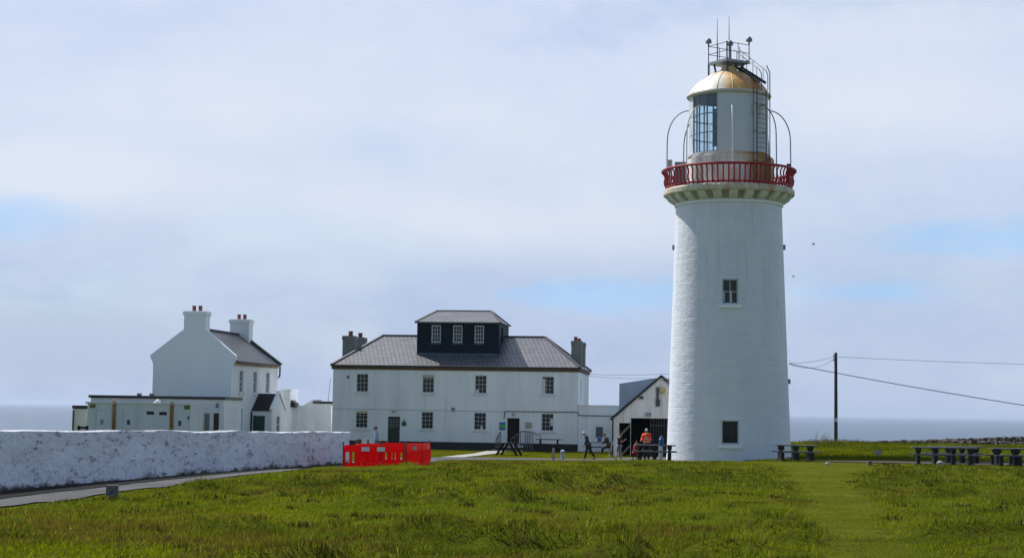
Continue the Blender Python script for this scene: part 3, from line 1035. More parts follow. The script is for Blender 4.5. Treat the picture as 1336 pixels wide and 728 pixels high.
# wall signs
t = thing('wall_sign', 'blue and green banded sign left of the open black doorway', 'sign', hp(11.855, -.02, 1.37), A7)
MB().box(-.21, .21, -.02, .015, .0, .54).build('panel', M['sign_blue'], t)
MB().box(-.209, .209, -.026, -.021, .16, .38).build('band', M['sign_green'], t)
t = thing('wall_sign', 'cream notice board right of the open black doorway', 'sign', hp(13.66, -.02, 1.5), A7)
MB().box(-.25, .25, -.02, .015, 0, .44).build('panel', M['sign_cream'], t)
mb = MB()
for k in range(4): mb.box(-.19, .19 - .05 * (k % 2), -.024, -.021, .06 + k * .09, .09 + k * .09)
mb.build('band', M['grey_wood'], t)
t = thing('wall_sign', 'small dark green triangular sign right of the panelled door', 'sign', hp(5.05, -.02, 1.55), A7)
mb = MB().box(-.16, .16, -.02, .015, 0, .26)
mb.build('panel', M['sign_dark_green'], t)
MB().prism([(-.13, .262), (.13, .262), (0, .47)], -.02, .015).build('triangle', M['sign_green'], t)

# entrance steps with handrails in front of the open doorway
t = thing('entrance_steps', 'pale steps with wooden handrails below the open black doorway', 'steps', hp(12.6, -.02, 0), A7)
mb = MB()
for k in range(3):
    mb.box(-.75, .75, -.45 - k * .32, -.02 if k == 0 else -.45 - (k - 1) * .32, -.2, .40 - k * .13)
mb.build('step', M['concrete'], t)
mb = MB()
mb.box(-1.05, -.80, -2.6, -.45, -.1, .12)
mb.build('ramp', M['path'], t)
for (xr, col, pts) in ((-.85, 'grey_wood', [(-.95, -1.6, .75), (-.85, -.1, 1.25)]), (.85, 'grey_wood', [(.1, -1.7, .80), (.62, -.75, 1.30), (.85, -.12, 1.32)]), (1.3, 'greypole', [(.86, -.1, 1.32), (1.35, -.25, 1.28), (1.95, -.45, 1.02), (2.0, -.45, .1)])):
    mb = MB().tube(pts, .035, 6)
    n_ = 4
    for k in range(n_):
        f = k / (n_ - 1)
        p = Vector(pts[0]).lerp(Vector(pts[1]), f)
        mb.tube([(p.x, p.y, -.1), tuple(p)], .028, 6)
    mb.build('handrail', M[col], t)

# ------------------------------------------------------------------ low link building right of the house
t = thing('link_building', 'low flat white building joining the house and the gabled shed', 'building', hp(17.03, .02, 0), A7)
mb = MB()
mb.facade(0, 2.9, -.3, 3.08, [(1.15, 1.75, .9, 1.75)], .1)
mb.quad((2.9, 0, -.3), (2.9, 5, -.3), (2.9, 5, 3.08), (2.9, 0, 3.08)).quad((0, 0, 3.08), (2.9, 0, 3.08), (2.9, 5, 3.08), (0, 5, 3.08))
mb.build('wall', M['white'], t)
window(t, I4, 1.15, 1.75, .9, 1.75, 1, 1, .08, .06, sill=False, pane='pane2')
MB().box(-.02, 2.92, -.05, .3, 3.083, 3.16).build('coping', M['sill'], t)

# ------------------------------------------------------------------ gabled shed
sp = at(800.5, 560, 108); sx0 = sp.x
t = thing('gabled_shed', 'white gabled shed with wide dark doorway and barred gate behind the lighthouse', 'shed', (sx0, 108, 0), R(-7))
SW, SE, SA = 5.9, 2.42, 5.0
doors = [(.34, 1.05, -.1, 2.05), (1.07, 5.2, -.1, 2.36)]
mb = MB()
mb.facade(0, SW, -.3, 2.42, doors, .25)
mb.quad((0, 0, 2.42), (SW, 0, 2.42), (SW / 2, 0, SA))
mb.quad((0, 0, -.3), (0, 7, -.3), (0, 7, SE), (0, 0, SE)).quad((SW, 0, -.3), (SW, 7, -.3), (SW, 7, SE), (SW, 0, SE)).quad((0, 7, -.3), (SW, 7, -.3), (SW, 7, SE), (SW / 2, 7, SA), (0, 7, SE))
mb.build('wall', M['shed_white'], t)
mb = MB()
for s in (-1, 1):
    ax = SW / 2
    x_e = ax + s * (ax + .18); z_e = SE - .14
    mb.quad((ax, -.12, SA + .06), (x_e, -.12, z_e + .06), (x_e, 7.1, z_e + .06), (ax, 7.1, SA + .06))
mb.build('roof', M['slate'], t)
mb = MB()
for s in (-1, 1):
    ax = SW / 2
    mb.bar((ax, -.1, SA + .0), (ax + s * (ax + .2), -.1, SE - .18), .06, .15)
mb.build('bargeboard', M['black'], t)
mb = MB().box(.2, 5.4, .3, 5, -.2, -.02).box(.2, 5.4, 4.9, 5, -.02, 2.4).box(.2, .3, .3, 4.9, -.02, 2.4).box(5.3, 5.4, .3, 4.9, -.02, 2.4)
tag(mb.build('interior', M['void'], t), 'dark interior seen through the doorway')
mb = MB()
for k in range(18):
    mb.box(2.30 + k * .165, 2.335 + k * .165, .05, .08, 0, 2.33)
mb.box(2.28, 5.18, .04, .09, .25, .31).box(2.28, 5.18, .04, .09, 1.9, 1.95)
mb.build('gate', simple('dull_gate_steel', (.085, .09, .095), .7, var=.3, spec=.2), t)
MB().bar((.45, .12, 1.3), (1.05, .14, 1.95), .06, .12).build('brace', M['grey_wood'], t)
MB().bar((.5, .05, .05), (1.1, .1, .75), .06, .1).build('brace', M['grey_wood'], t)
mb = MB().box(2.66, 2.80, -.14, -.002, 3.1, 4.3).box(2.62, 2.88, -.12, -.002, 3.15, 3.55)
mb.build('wall_bracket', M['dsteel'], t)
MB().sphere((3.02, -.2, 4.12), .22, .14, .2).build('lamp', M['yellow_lamp'], t, True)
MB().box(2.02, 2.34, -.16, -.002, 2.5, 2.72).build('lamp', M['greypole'], t)
MB().box(1.62, 1.85, -.14, -.002, 3.55, 3.72).build('lamp', M['dsteel'], t)
MB().tube([(-.05, -.05, 2.3), (-.04, -.05, -.1)], .05, 8).build('drainpipe', M['pipe_black'], t)
mb = MB()
mb.prism([(-.09, -.3), (2.6, -.3), (2.6, 5.05), (-.09, 4.60)], 7.12, 9.5)
tag(mb.build('rear_extension', simple('blue_grey_cladding', (.34, .41, .52), .6, var=.15, scale=1.5), t), 'blue grey clad block behind the gable')

# ------------------------------------------------------------------ white cottage on the left
A8 = R(-8)
cor = thing('white_cottage', 'tall white gabled cottage with two chimneys and a green doored porch', 'cottage', (-18.078, 112, 0), A8)
CL, CWd = 10.9, 5.32
mb = MB()
gz = 5.55
xm = -CWd / 2 - .02
cr = 7.78
# gable facing the camera, with flared kneelers and raised coping
gp = [(-CWd, -.3), (0, -.3), (0, 5.35), (.22, 5.72), (.23, 5.98), (-1.75, 7.60), (-3.4, 7.60), (-5.53, 5.96), (-5.53, 5.86), (-CWd, 5.40)]
mb.prism(gp, 0, .35)
mb.build('gable_wall', M['white_clean'], cor)
mb = MB()
sw_ = [(1.75, 2.65, 3.62, 5.07), (4.95, 5.82, 3.62, 5.07), (8.02, 8.92, 3.66, 5.09), (1.84, 2.67, .9, 2.55)]
mb.M = side_matrix(-.004, 0)
mb.facade(.35, CL - .35, -.3, 5.5, sw_, .16)
mb.M = I4
mb.quad((-CWd, .35, -.3), (-CWd, CL - .35, -.3), (-CWd, CL - .35, 5.5), (-CWd, .35, 5.5))
mb.build('wall', M['white'], cor)
for w_ in sw_:
    window(cor, side_matrix(-.004, 0), *w_, 2, 4, .13, .05, .03, 'pane2')
mb = MB()
mb.prism([(-CWd, -.3), (0, -.3), (0, 5.4), (.2, 5.75), (xm, cr + .12), (-5.5, 5.75), (-CWd, 5.4)], CL - .35, CL)
mb.build('far_gable_wall', M['white'], cor)
mb = MB()
for s in (-1, 1):
    mb.quad((xm, .352, cr), (xm + s * 2.95, .352, 5.66), (xm + s * 2.95, CL - .352, 5.66), (xm, CL - .352, cr))
roof = mb.build('roof', M['slate2'], cor)
MB().bar((xm, .36, cr + .03), (xm, CL - .3, cr + .03), .22, .09).build('ridge_cap', M['ridge'], roof)
mb = MB()
mb.bar((xm, CL - .28, cr + .14), (xm + 3.02, CL - .28, 5.72), .5, .10)
mb.tube([(.22, CL - .2, 5.7), (.22, CL - .2, 4.9), (.1, CL - .2, 4.75)], .06, 8)
mb.build('shadow_or_roof_verge', M['black'], cor)  # here the black roof verge of the far gable
mb = MB().box(-.0, .16, .352, CL - .352, 5.42, 5.60)
mb.build('fascia', rusty('rusty_fascia', (.20, .12, .06), (.42, .28, .13), .5, .15, .8, 2.5), cor)
MB().box(.16, .30, .352, CL - .352, 5.56, 5.66).build('gutter', M['gutter'], cor)
chimney(cor, -3.31, -1.84, -.012, .85, 7.2, 8.86, M['white_clean'], [(-2.78, .4), (-2.36, .4)], 'pot_red', .07, .36, .12)
chimney(cor, -3.3, -1.9, CL - .95, CL + .01, 7.0, 8.86, M['white'], [(-2.8, CL - .45), (-2.38, CL - .45)], 'pot_red', .07, .36, .12)
# porch
pn, pf, pw = 4.66, 8.0, 1.42
mb = MB()
pe, pa = 2.45, 3.55
mb.facade(0, pw, -.3, pe, [(.12, .95, -.1, 2.1)], .08)
mb.v = [(x, y + pn, z) for (x, y, z) in mb.v]
pm = (pn + pf) / 2
mb.M = side_matrix(pw, 0)
mb.facade(pn, pf, -.3, pe, [(pm - .45, pm + .35, .9, 2.1)], .08)
mb.quad((pn, 0, pe), (pf, 0, pe), (pm, 0, pa))
mb.M = I4
mb.quad((0, pf, -.3), (pw, pf, -.3), (pw, pf, pe), (0, pf, pe))
p_ = mb.build('porch', M['white'], cor)
mb = MB().box(.125, .945, pn + .05, pn + .075, -.1, 2.095)
mb.build('door', M['green_door'], p_)
window(cor, side_matrix(pw, 0), pm - .45, pm + .35, .9, 2.1, 1, 2, .07, .05, .03, 'pane2', False)
mb = MB()
mb.quad((-.02, pn - .1, pe - .03), (pw - .12, pn - .1, pe - .03), (pw - .12, pm, pa + .05), (-.02, pm, pa + .05))
mb.quad((-.02, pf + .1, pe - .03), (pw - .12, pf + .1, pe - .03), (pw - .12, pm, pa + .05), (-.02, pm, pa + .05))
mb.build('porch_roof', slate_mat('black_slate', .02, (1, 1, 1), .2), p_)
mb = MB()
mb.bar((pw - .03, pn - .12, pe + .06), (pw - .03, pm, pa + .2), .18, .16).bar((pw - .03, pf + .12, pe + .06), (pw - .03, pm, pa + .2), .18, .16)
mb.build('coping', M['white_clean'], p_)
MB().tube([(.06, pn - .16, 2.35), (.06, pn - .16, -.2)], .06, 8).build('drainpipe', M['pipe_black'], cor)


def cp(x, y, z):
    return Matrix.Translation((-18.078, 112, 0)) @ Matrix.Rotation(A8, 4, 'Z') @ Vector((x, y, z))


# low white blocks right of the cottage
o_ = at(376, 545, 124)
t = thing('low_white_block', 'plain low white wall block between the cottage porch and the house', 'building', (o_.x, 124, 0), A8)
mb = MB()
mb.facade(0, 3.15, -.3, 2.82, [(1.35, 2.05, .6, 1.75)], .05)
mb.quad((0, 0, 2.82), (3.15, 0, 2.82), (3.15, 4, 2.82), (0, 4, 2.82)).quad((3.15, 0, -.3), (3.15, 4, -.3), (3.15, 4, 2.82), (3.15, 0, 2.82)).quad((0, 0, -.3), (0, 4, -.3), (0, 4, 2.82), (0, 0, 2.82))
mb.build('wall', M['white'], t)
MB().box(1.36, 2.04, .03, .048, .6, 1.74).build('hatch', M['white_clean'], t)
o_ = at(409, 530, 131)
t = thing('pump_house', 'small white hut with dark flat cap showing above the low wall block', 'hut', (o_.x, 131, 0), A8)
mb = MB().box(0, 2.6, 0, 2.5, -.3, 3.0)
mb.prism([(-.9, 2.8), (0, 2.8), (0, 3.3), (-.1, 3.3)], .0, 2.4)
mb.build('wall', M['white'], t)
MB().box(-.05, 2.65, -.05, 2.55, 3.003, 3.18).build('roof', M['gutter'], t)
MB().tube([(1.0, .5, 3.15), (1.15, .5, 4.9)], .02, 5).build('aerial', M['greypole'], t)
o_ = at(361, 530, 123.5)
t = thing('white_outhouse', 'narrow white outhouse rising behind the cottage porch', 'building', (o_.x, 123.5, 0), A8)
MB().box(0, .95, 0, 2.2, -.3, 3.85).build('wall', M['white'], t)
MB().box(-.05, 1.0, -.05, 2.25, 3.853, 3.98).build('roof', M['white_clean'], t)
mb = MB().prism([(1.0, 2.7), (1.35, 2.7), (1.30, 2.95), (1.0, 3.2)], .2, 1.2)
mb.build('canopy', M['gutter'], t)

# ------------------------------------------------------------------ outbuildings in front of the cottage
o_ = at(117.7, 545, 106)
t = thing('flat_roof_outbuilding', 'long flat roofed white outbuilding with black roof edge before the cottage', 'building', (o_.x, 106, 0), R(-3))
BW = at(294, 545, 106).x - o_.x
mb = MB()
d1 = (at(268, 545, 106).x - o_.x, at(274.8, 545, 106).x - o_.x, -.1, 2.25)
d2 = (at(280.2, 545, 106).x - o_.x, at(287.4, 545, 106).x - o_.x, -.1, 2.28)
mb.facade(0, BW, -.3, 3.1, [d1, d2], .1)
mb.quad((BW, 0, -.3), (BW, 5, -.3), (BW, 5, 3.1), (BW, 0, 3.1)).quad((0, 0, -.3), (0, 5, -.3), (0, 5, 3.1), (0, 0, 3.1))
mb.build('wall', M['white'], t)
MB().box(-.12, BW + .06, -.12, 5.1, 3.103, 3.27).build('roof', M['gutter'], t)
MB().box(d1[0] + .003, d1[1] - .003, .06, .09, -.1, d1[3] - .003).build('door', M['grey_door'], t)
MB().box(d2[0] + .003, d2[1] - .003, .06, .09, -.1, d2[3] - .003).build('door', M['brown_door'], t)
xx = at(285, 545, 106).x - o_.x
MB().sphere((xx, -.08, 2.75), .1, .08, .16).build('lamp', M['grey_door'], t, True)
for u in (179, 195.5):
    x_ = at(u, 516, 106).x - o_.x
    MB().box(x_ - .12, x_ + .12, .5, .75, 3.272, 3.42).build('roof_vent', M['greypole'], t)
MB().box(-.35, .0, .1, .2, 2.75, 2.85).build('bracket', M['dsteel'], t)

o_ = at(113.7, 545, 101)
xa = lambda u: at(u, 545, 101).x - o_.x
t = thing('toilet_block', 'pale grey panelled block with three doors and two rusty downpipes behind the wall', 'building', (o_.x, 101, 0), R(-3))
mb = MB()
BW2 = xa(250)
dz = 2.42
drs = [(xa(125), xa(146), -.1, dz - .05), (xa(160.5), xa(181), -.1, dz - .08), (xa(228), xa(248.5), -.1, dz - .10)]
wns = [(xa(191), xa(202.6), 2.12, 2.38), (xa(208), xa(219.5), 2.10, 2.36)]
mb.facade(0, BW2, -.3, 2.78, drs + wns, .05)
mb.quad((BW2, 0, -.3), (BW2, 3, -.3), (BW2, 3, 2.78), (BW2, 0, 2.78)).quad((0, 0, -.3), (0, 3, -.3), (0, 3, 2.78), (0, 0, 2.78))
mb.build('wall', M['annex'], t)
MB().box(-.06, BW2 + .04, -.07, 3.0, 2.783, 2.83).build('roof', M['sill'], t)
for i, dd in enumerate(drs):
    d_ = MB().box(dd[0] + .012, dd[1] - .012, .02, .045, -.1, dd[3] - .012).build('door', M['annex'], t)
    m_ = (dd[0] + dd[1]) / 2 - .1
    MB().box(m_ - .09, m_ + .09, .008, .0195, 1.55, 1.83).build('notice', M['greypole'] if i == 0 else M['dsteel'], d_)
for w_ in wns:
    window(t, I4, *w_, 1, 1, .045, .03, sill=False)
for u in (149.4, 225.3):
    MB().box(xa(u) - .1, xa(u) + .1, -.06, -.002, -.3, 2.9).build('downpipe', M['rust'], t)
for u in (120.4, 245.2):
    MB().box(xa(u) - .16, xa(u) + .16, -.04, -.002, 2.5, 2.72).build('moss_patch', M['moss'], t)
MB().box(xa(252) - .25, xa(252) - .18, -.05, -.002, 1.9, 2.1).build('lamp', M['dsteel'], t)
mb = MB().sphere((xa(201.5), .9, 2.86), .17, .17, .2).sphere((xa(198.5), .7, 2.83), .10, .1, .1)
mb.build('roof_vent', M['white_board'], t, True)
MB().box(xa(144.5), xa(146.5), .4, .5, 2.83, 3.05).build('roof_vent', simple('orange_marker', (.6, .2, .08), .6), t)

o_ = at(95.5, 545, 103)
t = thing('store_hut', 'small cream flat roofed store at the far left end of the outbuildings', 'hut', (o_.x, 103, 0), R(-3))
HW = at(113.5, 545, 103).x - o_.x
MB().box(0, HW, 0, 3, -.3, 2.42).build('wall', masonry('cream_render', (.66, .66, .60), (.5, .5, .45), .3), t)
MB().box(-.07, HW + .03, -.06, 3.05, 2.423, 2.62).build('roof', M['gutter'], t)
MB().tube([(.02, -.07, 2.35), (.02, -.07, -.1)], .05, 8).build('drainpipe', M['pipe_black'], t)

p = at(108, 558.5, 99)
t = thing('outdoor_seat', 'small dark seat showing above the wall beside the store hut', 'seat', (p.x, 99, 0))
mb = MB().box(-.21, .21, -.2, .2, 1.18, 1.24)
mb.build('seat', M['old_wood'], t)
MB().box(-.20, .20, .2, .24, 1.30, 1.42).build('backrest', M['old_wood'], t)
for s in (-.23, .23):
    MB().box(s - .035, s + .035, -.2, .245, 0, 1.47).build('leg', M['old_wood'], t)

# ------------------------------------------------------------------ boundary wall
t0 = thing('boundary_wall', 'rough whitewashed boundary wall with mossy foot beside the road', 'wall', (float(wall_x(20)), 20, 0), 0)
n_ = 150
yv = np.linspace(20, 81.5, n_)
xw = wall_x(yv)
zt = np.interp(yv, [20, 40.5, 81.5], [2.2, 2.10, 1.60]) + (vnoise(yv, yv * 0, 1.6, 71) - .5) * .06 + (vnoise(yv, yv * 0, .5, 72) - .5) * .03
zb = G(xw, yv) - .15
nrm = Vector((1, -.1098, 0)).normalized()
vs, fs = [], []
for i in range(n_):
    bul = [(vnoise(np.array([yv[i]]), np.array([k * .7]), 1.1, 73)[0] - .5) * .14 for k in range(5)]
    base = Vector((xw[i], yv[i], 0)) - Vector(t0.location)
    prof = [(0 + bul[0], zb[i])] + [(0 + bul[k], zb[i] + (zt[i] - zb[i] - .03) * k / 4) for k in range(1, 5)] + [(-.05, zt[i]), (-.4, zt[i]), (-.45, zt[i] - .04), (-.45, zb[i])]
    for (o, z) in prof:
        vs.append(tuple(base + nrm * o + Vector((0, 0, z))))
m_ = 9
for i in range(n_ - 1):
    for k in range(m_ - 1):
        fs.append((i * m_ + k, (i + 1) * m_ + k, (i + 1) * m_ + k + 1, i * m_ + k + 1))
fs.append(tuple(range(m_ - 1, -1, -1))); fs.append(tuple((n_ - 1) * m_ + k for k in range(m_)))
mb = MB(); mb.add(vs, fs)
wall_o = mb.build('masonry', M['boundary'], t0)
cr_ = wall_o.data.attributes.new('crest', 'FLOAT', 'POINT')
cr_.data.foreach_set('value', np.array([1.0 if k in (5, 6, 7) else 0.0 for i in range(n_) for k in range(m_)], np.float32))
at_ = wall_o.data.attributes.new('foot', 'FLOAT', 'POINT')
at_.data.foreach_set('value', np.array([vs[i * m_ + k][2] - zb[i] - .15 for i in range(n_) for k in range(m_)], np.float32))
# shear the object coords: moss height follows the local ground through the parent's z
# ------------------------------------------------------------------ lighthouse
TX = 12.655
LH = thing('lighthouse', 'tall white round lighthouse with red gallery railing and rust streaked dome', 'lighthouse', (TX, 100, 0))
LH.rotation_euler = (0, R(-.30), R(-7.2))


def trad(z):
    return float(np.interp(z, [-.5, 0, .4, 6, 12.5, 15.2], [3.64, 3.60, 3.56, 3.36, 3.135, 3.05]))


wz = [(1.03, 2.36, .0), (8.87, 10.28, .0)]
az0 = R(1.4)
hwA = .47 / 3.4
zs = sorted(set([-.5, 0] + [q for w_ in wz for q in w_[:2]] + list(np.linspace(.4, 15.2, 40))))
angs = sorted(set([az0 - hwA, az0 + hwA] + [2 * PI * k / 120 for k in range(-60, 60)]))
angs = [a for a in angs if not (abs(a - az0) < hwA - 1e-6) or True]
vs, fs = [], []
na = len(angs)
for z in zs:
    r = trad(z)
    for a in angs:
        vs.append((r * math.sin(a), -r * math.cos(a), z))
for i in range(len(zs) - 1):
    for k in range(na):
        k2 = (k + 1) % na
        am = (angs[k] + angs[k2]) / 2 if k2 else PI
        zm = (zs[i] + zs[i + 1]) / 2
        if abs(am - az0) < hwA and any(w_[0] < zm < w_[1] for w_ in wz):
            continue
        fs.append((i * na + k, i * na + k2, (i + 1) * na + k2, (i + 1) * na + k))
mb = MB(); mb.add(vs, fs)
mb.build('tower', M['tower'], LH, True)
for (z0, z1, _) in wz:
    r = trad((z0 + z1) / 2)
    hw = r * math.sin(hwA)
    Mw = Matrix.Rotation(az0, 4, 'Z') @ Matrix.Translation((0, -r * math.cos(hwA), 0))
    # reveal
    mb = MB(); mb.M = Mw
    b0 = -.06
    mb.quad((-hw, b0, z0), (-hw, .3, z0), (-hw, .3, z1), (-hw, b0, z1)).quad((hw, b0, z0), (hw, .3, z0), (hw, .3, z1), (hw, b0, z1))
    mb.quad((-hw, b0, z1), (hw, b0, z1), (hw, .3, z1), (-hw, .3, z1)).quad((-hw, b0, z0), (hw, b0, z0), (hw, .3, z0), (-hw, .3, z0))
    mb.build('window_reveal', M['white_clean'], LH)
    w_ = window(LH, Mw, -hw + .01, hw - .01, z0 + .01, z1 - .01, 2 if z0 > 5 else 1, 2 if z0 > 5 else 1, .14, .055, .032, sill=False, sash=False)
    mb = MB(); mb.M = Mw
    mb.box(-hw - .17, hw + .17, -.16, .1, z0 - .22, z0 - .06)
    mb.build('sill', M['white_clean'], w_)
    mb = MB(); mb.M = Mw
    if z0 > 5:   # pale shutters visible inside the lower lights
        mb.box(-hw + .085, -hw + .145, .115, .13, z0 + .12, z0 + .72).box(.03, .10, .115, .13, z0 + .12, z0 + .74)
        mb.build('curtain', M['white_board'], w_)
# wall brackets
for (u, v, s) in ((879.5, 323, -1), (1022.5, 323, 1), (1029.8, 497, 1), (872.5, 498, -1)):
    z = at(951, v, 100).z
    r = trad(z)
    MB().box(min(s * (r - .03), s * (r + .13)), max(s * (r - .03), s * (r + .13)), -.1, .1, z - .14, z + .14).build('bracket', M['greypole'], LH)
# foot of tower: a shallow plinth step
# gallery: cove, corbels, slab
MB().lathe([(3.03, 15.0), (3.08, 14.72), (3.14, 14.70), (3.16, 14.80), (3.10, 14.86)], 96).build('string_course', M['white_clean'], LH, True)
MB().lathe([(3.02, 14.8), (3.06, 14.90), (3.16, 15.06), (3.36, 15.22), (3.50, 15.32)], 96).build('gallery_cove', M['corbel'], LH, True)
cb_ = MB()
for k in range(24):
    cb_.M = Matrix.Rotation(2 * PI * (k + .3) / 24, 4, 'Z')
    cb_.add([(-.24, -3.02, 14.85), (.24, -3.02, 14.85), (.24, -3.16, 14.84), (-.24, -3.16, 14.84), (-.24, -3.50, 15.06), (.24, -3.50, 15.06), (-.24, -3.70, 15.32), (.24, -3.70, 15.32), (-.24, -3.02, 15.32), (.24, -3.02, 15.32)],
            [(3, 2, 5, 4), (4, 5, 7, 6), (0, 3, 4, 6, 8), (1, 9, 7, 5, 2), (0, 1, 2, 3), (6, 7, 9, 8)])
cb_.build('corbel_ring', simple('pale_corbel', (.66, .67, .63), .8, var=.2, scale=3), LH)
MB().lathe([(2.2, 15.30), (3.74, 15.30), (3.80, 15.36), (3.80, 15.60), (3.72, 15.68), (2.2, 15.70)], 120).build('gallery_slab', M['gallery_edge'], LH, True)
# railing
rl = MB()
def ring(mb, r, z, rr, seg=96):
    mb.lathe([(r + rr * math.cos(a), z + rr * math.sin(a)) for a in [2 * PI * k / 8 for k in range(9)]], seg)
ring(rl, 3.86, 16.78, .075); ring(rl, 3.63, 15.80, .06)
rail = rl.build('gallery_railing', M['red_rail'], LH, True)
bl = MB()
prof = [(3.62, 15.68), (3.63, 15.84), (3.72, 16.02), (3.75, 16.18), (3.70, 16.38), (3.72, 16.56), (3.84, 16.74)]
def bal(r):
    m = MB(); m.tube([(0, -q[0], q[1]) for q in prof], r, 6); return m.build('baluster', M['red_rail'], rail, True)
b0 = bal(.048)
NB = 76
for k in range(1, NB):
    c = b0.copy(); C.objects.link(c); c.parent = rail; c.rotation_euler = (0, 0, 2 * PI * k / NB)
# perforated red sheet patches at both sides of the railing (boards tied to the rails)
for a_ in (-1.46, 1.30, 1.52):
    mb = MB()
    mb.lathe([(3.67, 15.86), (3.76, 16.1), (3.74, 16.35)], 5, a_ - .12, a_ + .10)
    mb.build('rail_panel', M['red_rail'], rail, True)
# lantern
GA0, GA1 = R(-63), R(-17)          # front glazing, azimuth from the camera side
BK0, BK1 = R(-172), R(-92)         # glazing on the far side
MB().lathe([(2.33, 15.69), (2.33, 17.60), (2.40, 17.62), (2.40, 17.70), (2.29, 17.70)], 96).build('lantern_base', M['lantern_low'], LH, True)
mb = MB()
spans = [(GA1, BK0 + 2 * PI), (BK1, GA0)]
for (a0, a1) in spans:
    n_ = max(4, int((a1 - a0) / .07))
    mb.lathe([(2.29, 17.70), (2.29, 21.10)], n_, a0, a1)
    mb.lathe([(2.22, 21.10), (2.22, 17.70)], n_, a0, a1)
    for zz in (18.85, 19.95):
        mb.lathe([(2.29, zz - .02), (2.31, zz - .015), (2.31, zz + .015), (2.29, zz + .02)], n_, a0, a1)
mb.build('lantern_wall', M['lantern'], LH, True)
for a_ in (GA0, GA1, BK0, BK1):
    pass
gf = MB()
def vbar(a, w=.05, z0=17.70, z1=21.1, r=2.27):
    gf.M = Matrix.Rotation(a, 4, 'Z'); gf.box(-w / 2, w / 2, -r - .03, -r + .05, z0, z1); gf.M = I4
for a_ in [GA0, GA0 + R(15), GA0 + R(30), GA1]: vbar(a_)
for k in range(6): vbar(BK0 + (BK1 - BK0) * k / 5, .06)
for (a0, a1) in ((GA0, GA1), (BK0, BK1)):
    for zz in (17.73, 18.85, 19.95, 21.06):
        gf.lathe([(2.24, zz - .03), (2.29, zz - .03), (2.29, zz + .03), (2.24, zz + .03), (2.24, zz - .03)], 14, a0, a1)
gfo = gf.build('lantern_glazing', simple('glazing_bar', (.20, .24, .28), .5), LH)
gm, nt, b = newmat('lantern_glass')
b.inputs['Base Color'].default_value = (.85, .93, .96, 1); b.inputs['Roughness'].default_value = .02
out = nt.nodes['Material Output']
tr = N(nt, 'ShaderNodeBsdfTransparent'); tr.inputs[0].default_value = (.72, .86, .92, 1)
mx = N(nt, 'ShaderNodeMixShader'); mx.inputs[0].default_value = .10
gl = N(nt, 'ShaderNodeBsdfGlossy'); gl.inputs['Roughness'].default_value = .03
L(nt, tr.outputs[0], mx.inputs[1]); L(nt, gl.outputs[0], mx.inputs[2]); L(nt, mx.outputs[0], out.inputs[0])
for (a0, a1) in ((GA0, GA1), (BK0, BK1)):
    mb = MB(); mb.lathe([(2.26, 17.76), (2.26, 21.03)], 14, a0, a1); mb.build('pane', gm, gfo, True)
# lens apparatus and blind inside the lantern
mb = MB(); mb.M = Matrix.Translation((-.05, -.2, 0))
mb.lathe([(0, 17.0), (.45, 17.0), (.45, 18.0), (.62, 18.1), (.80, 18.6), (.85, 19.2), (.78, 19.8), (.5, 20.3), (0, 20.4)], 20)
mb.build('lens', M['lens'], LH, True)
mb = MB()
mb.lathe([(2.10, 20.45), (2.10, 21.08)], 20, R(-70), R(-10)); mb.lathe([(2.05, 18.0), (2.05, 20.2)], 6, R(-27), R(-12))
mb.lathe([(0, 21.09), (2.2, 21.09)], 32)
mb.build('blind', simple('dark_blind', (.05, .06, .075), .8), LH)
MB().lathe([(0, 17.55), (2.2, 17.55)], 32).build('lantern_floor', M['grey_door'], LH)
# eave ring and dome
MB().lathe([(2.25, 21.06), (2.40, 21.10), (2.47, 21.18), (2.44, 21.28), (2.34, 21.30)], 96).build('lantern_eave', simple('eave_paint', (.55, .53, .47), .6, var=.3, scale=3), LH, True)
dm = [(2.38, 21.29), (2.22, 21.55), (1.98, 21.85), (1.62, 22.17), (1.20, 22.44), (.80, 22.62), (.48, 22.74), (.42, 22.95), (0, 23.0)]
MB().lathe(dm, 64).build('dome', M['dome'], LH, True)
mb = MB()
for k in range(16):
    mb.M = Matrix.Rotation(2 * PI * k / 16 + .1, 4, 'Z')
    mb.tube([(0, -r - .005, z) for (r, z) in dm[:7]], .018, 5)
mb.build('dome_rib', simple('dome_seam', (.42, .34, .22), .5, var=.4), LH)
# base blocks of the lantern (buttress boxes)
for a_, w_ in ((R(-27), .5), (R(-50), .4), (R(72), .5), (R(95), .45)):
    mb = MB(); mb.M = Matrix.Rotation(a_, 4, 'Z')
    mb.box(-w_ / 2, w_ / 2, -2.62, -2.30, 15.7, 17.5)
    mb.build('buttress', M['lantern_low'], LH, bevel=.04)
# curved davit poles
DV = MB()
pts = []
for k in range(10):
    f = k / 9 * PI / 2
    pts.append((0, -(2.32 + 1.26 * math.cos(PI / 2 - f)), 18.6 + 1.80 * math.sin(PI / 2 - f)))
pts = pts + [(0, -3.6, 17.2), (0, -3.6, 15.69)]
for k in range(8):
    a_ = R(3.5 + 45 * k)
    m = MB(); m.M = Matrix.Rotation(a_, 4, 'Z'); m.tube(pts, .034, 7)
    m.build('davit_pole', M['whitepole'] if k in (0, 7) else M['greypole'], LH, True)
mb = MB(); mb.M = Matrix.Rotation(R(-22.5), 4, 'Z'); mb.tube([(0, -2.9, 15.69), (.0, -2.9, 18.4), (-.1, -2.6, 19.3)], .03, 6)
mb.build('davit_pole', M['whitepole'], LH, True)
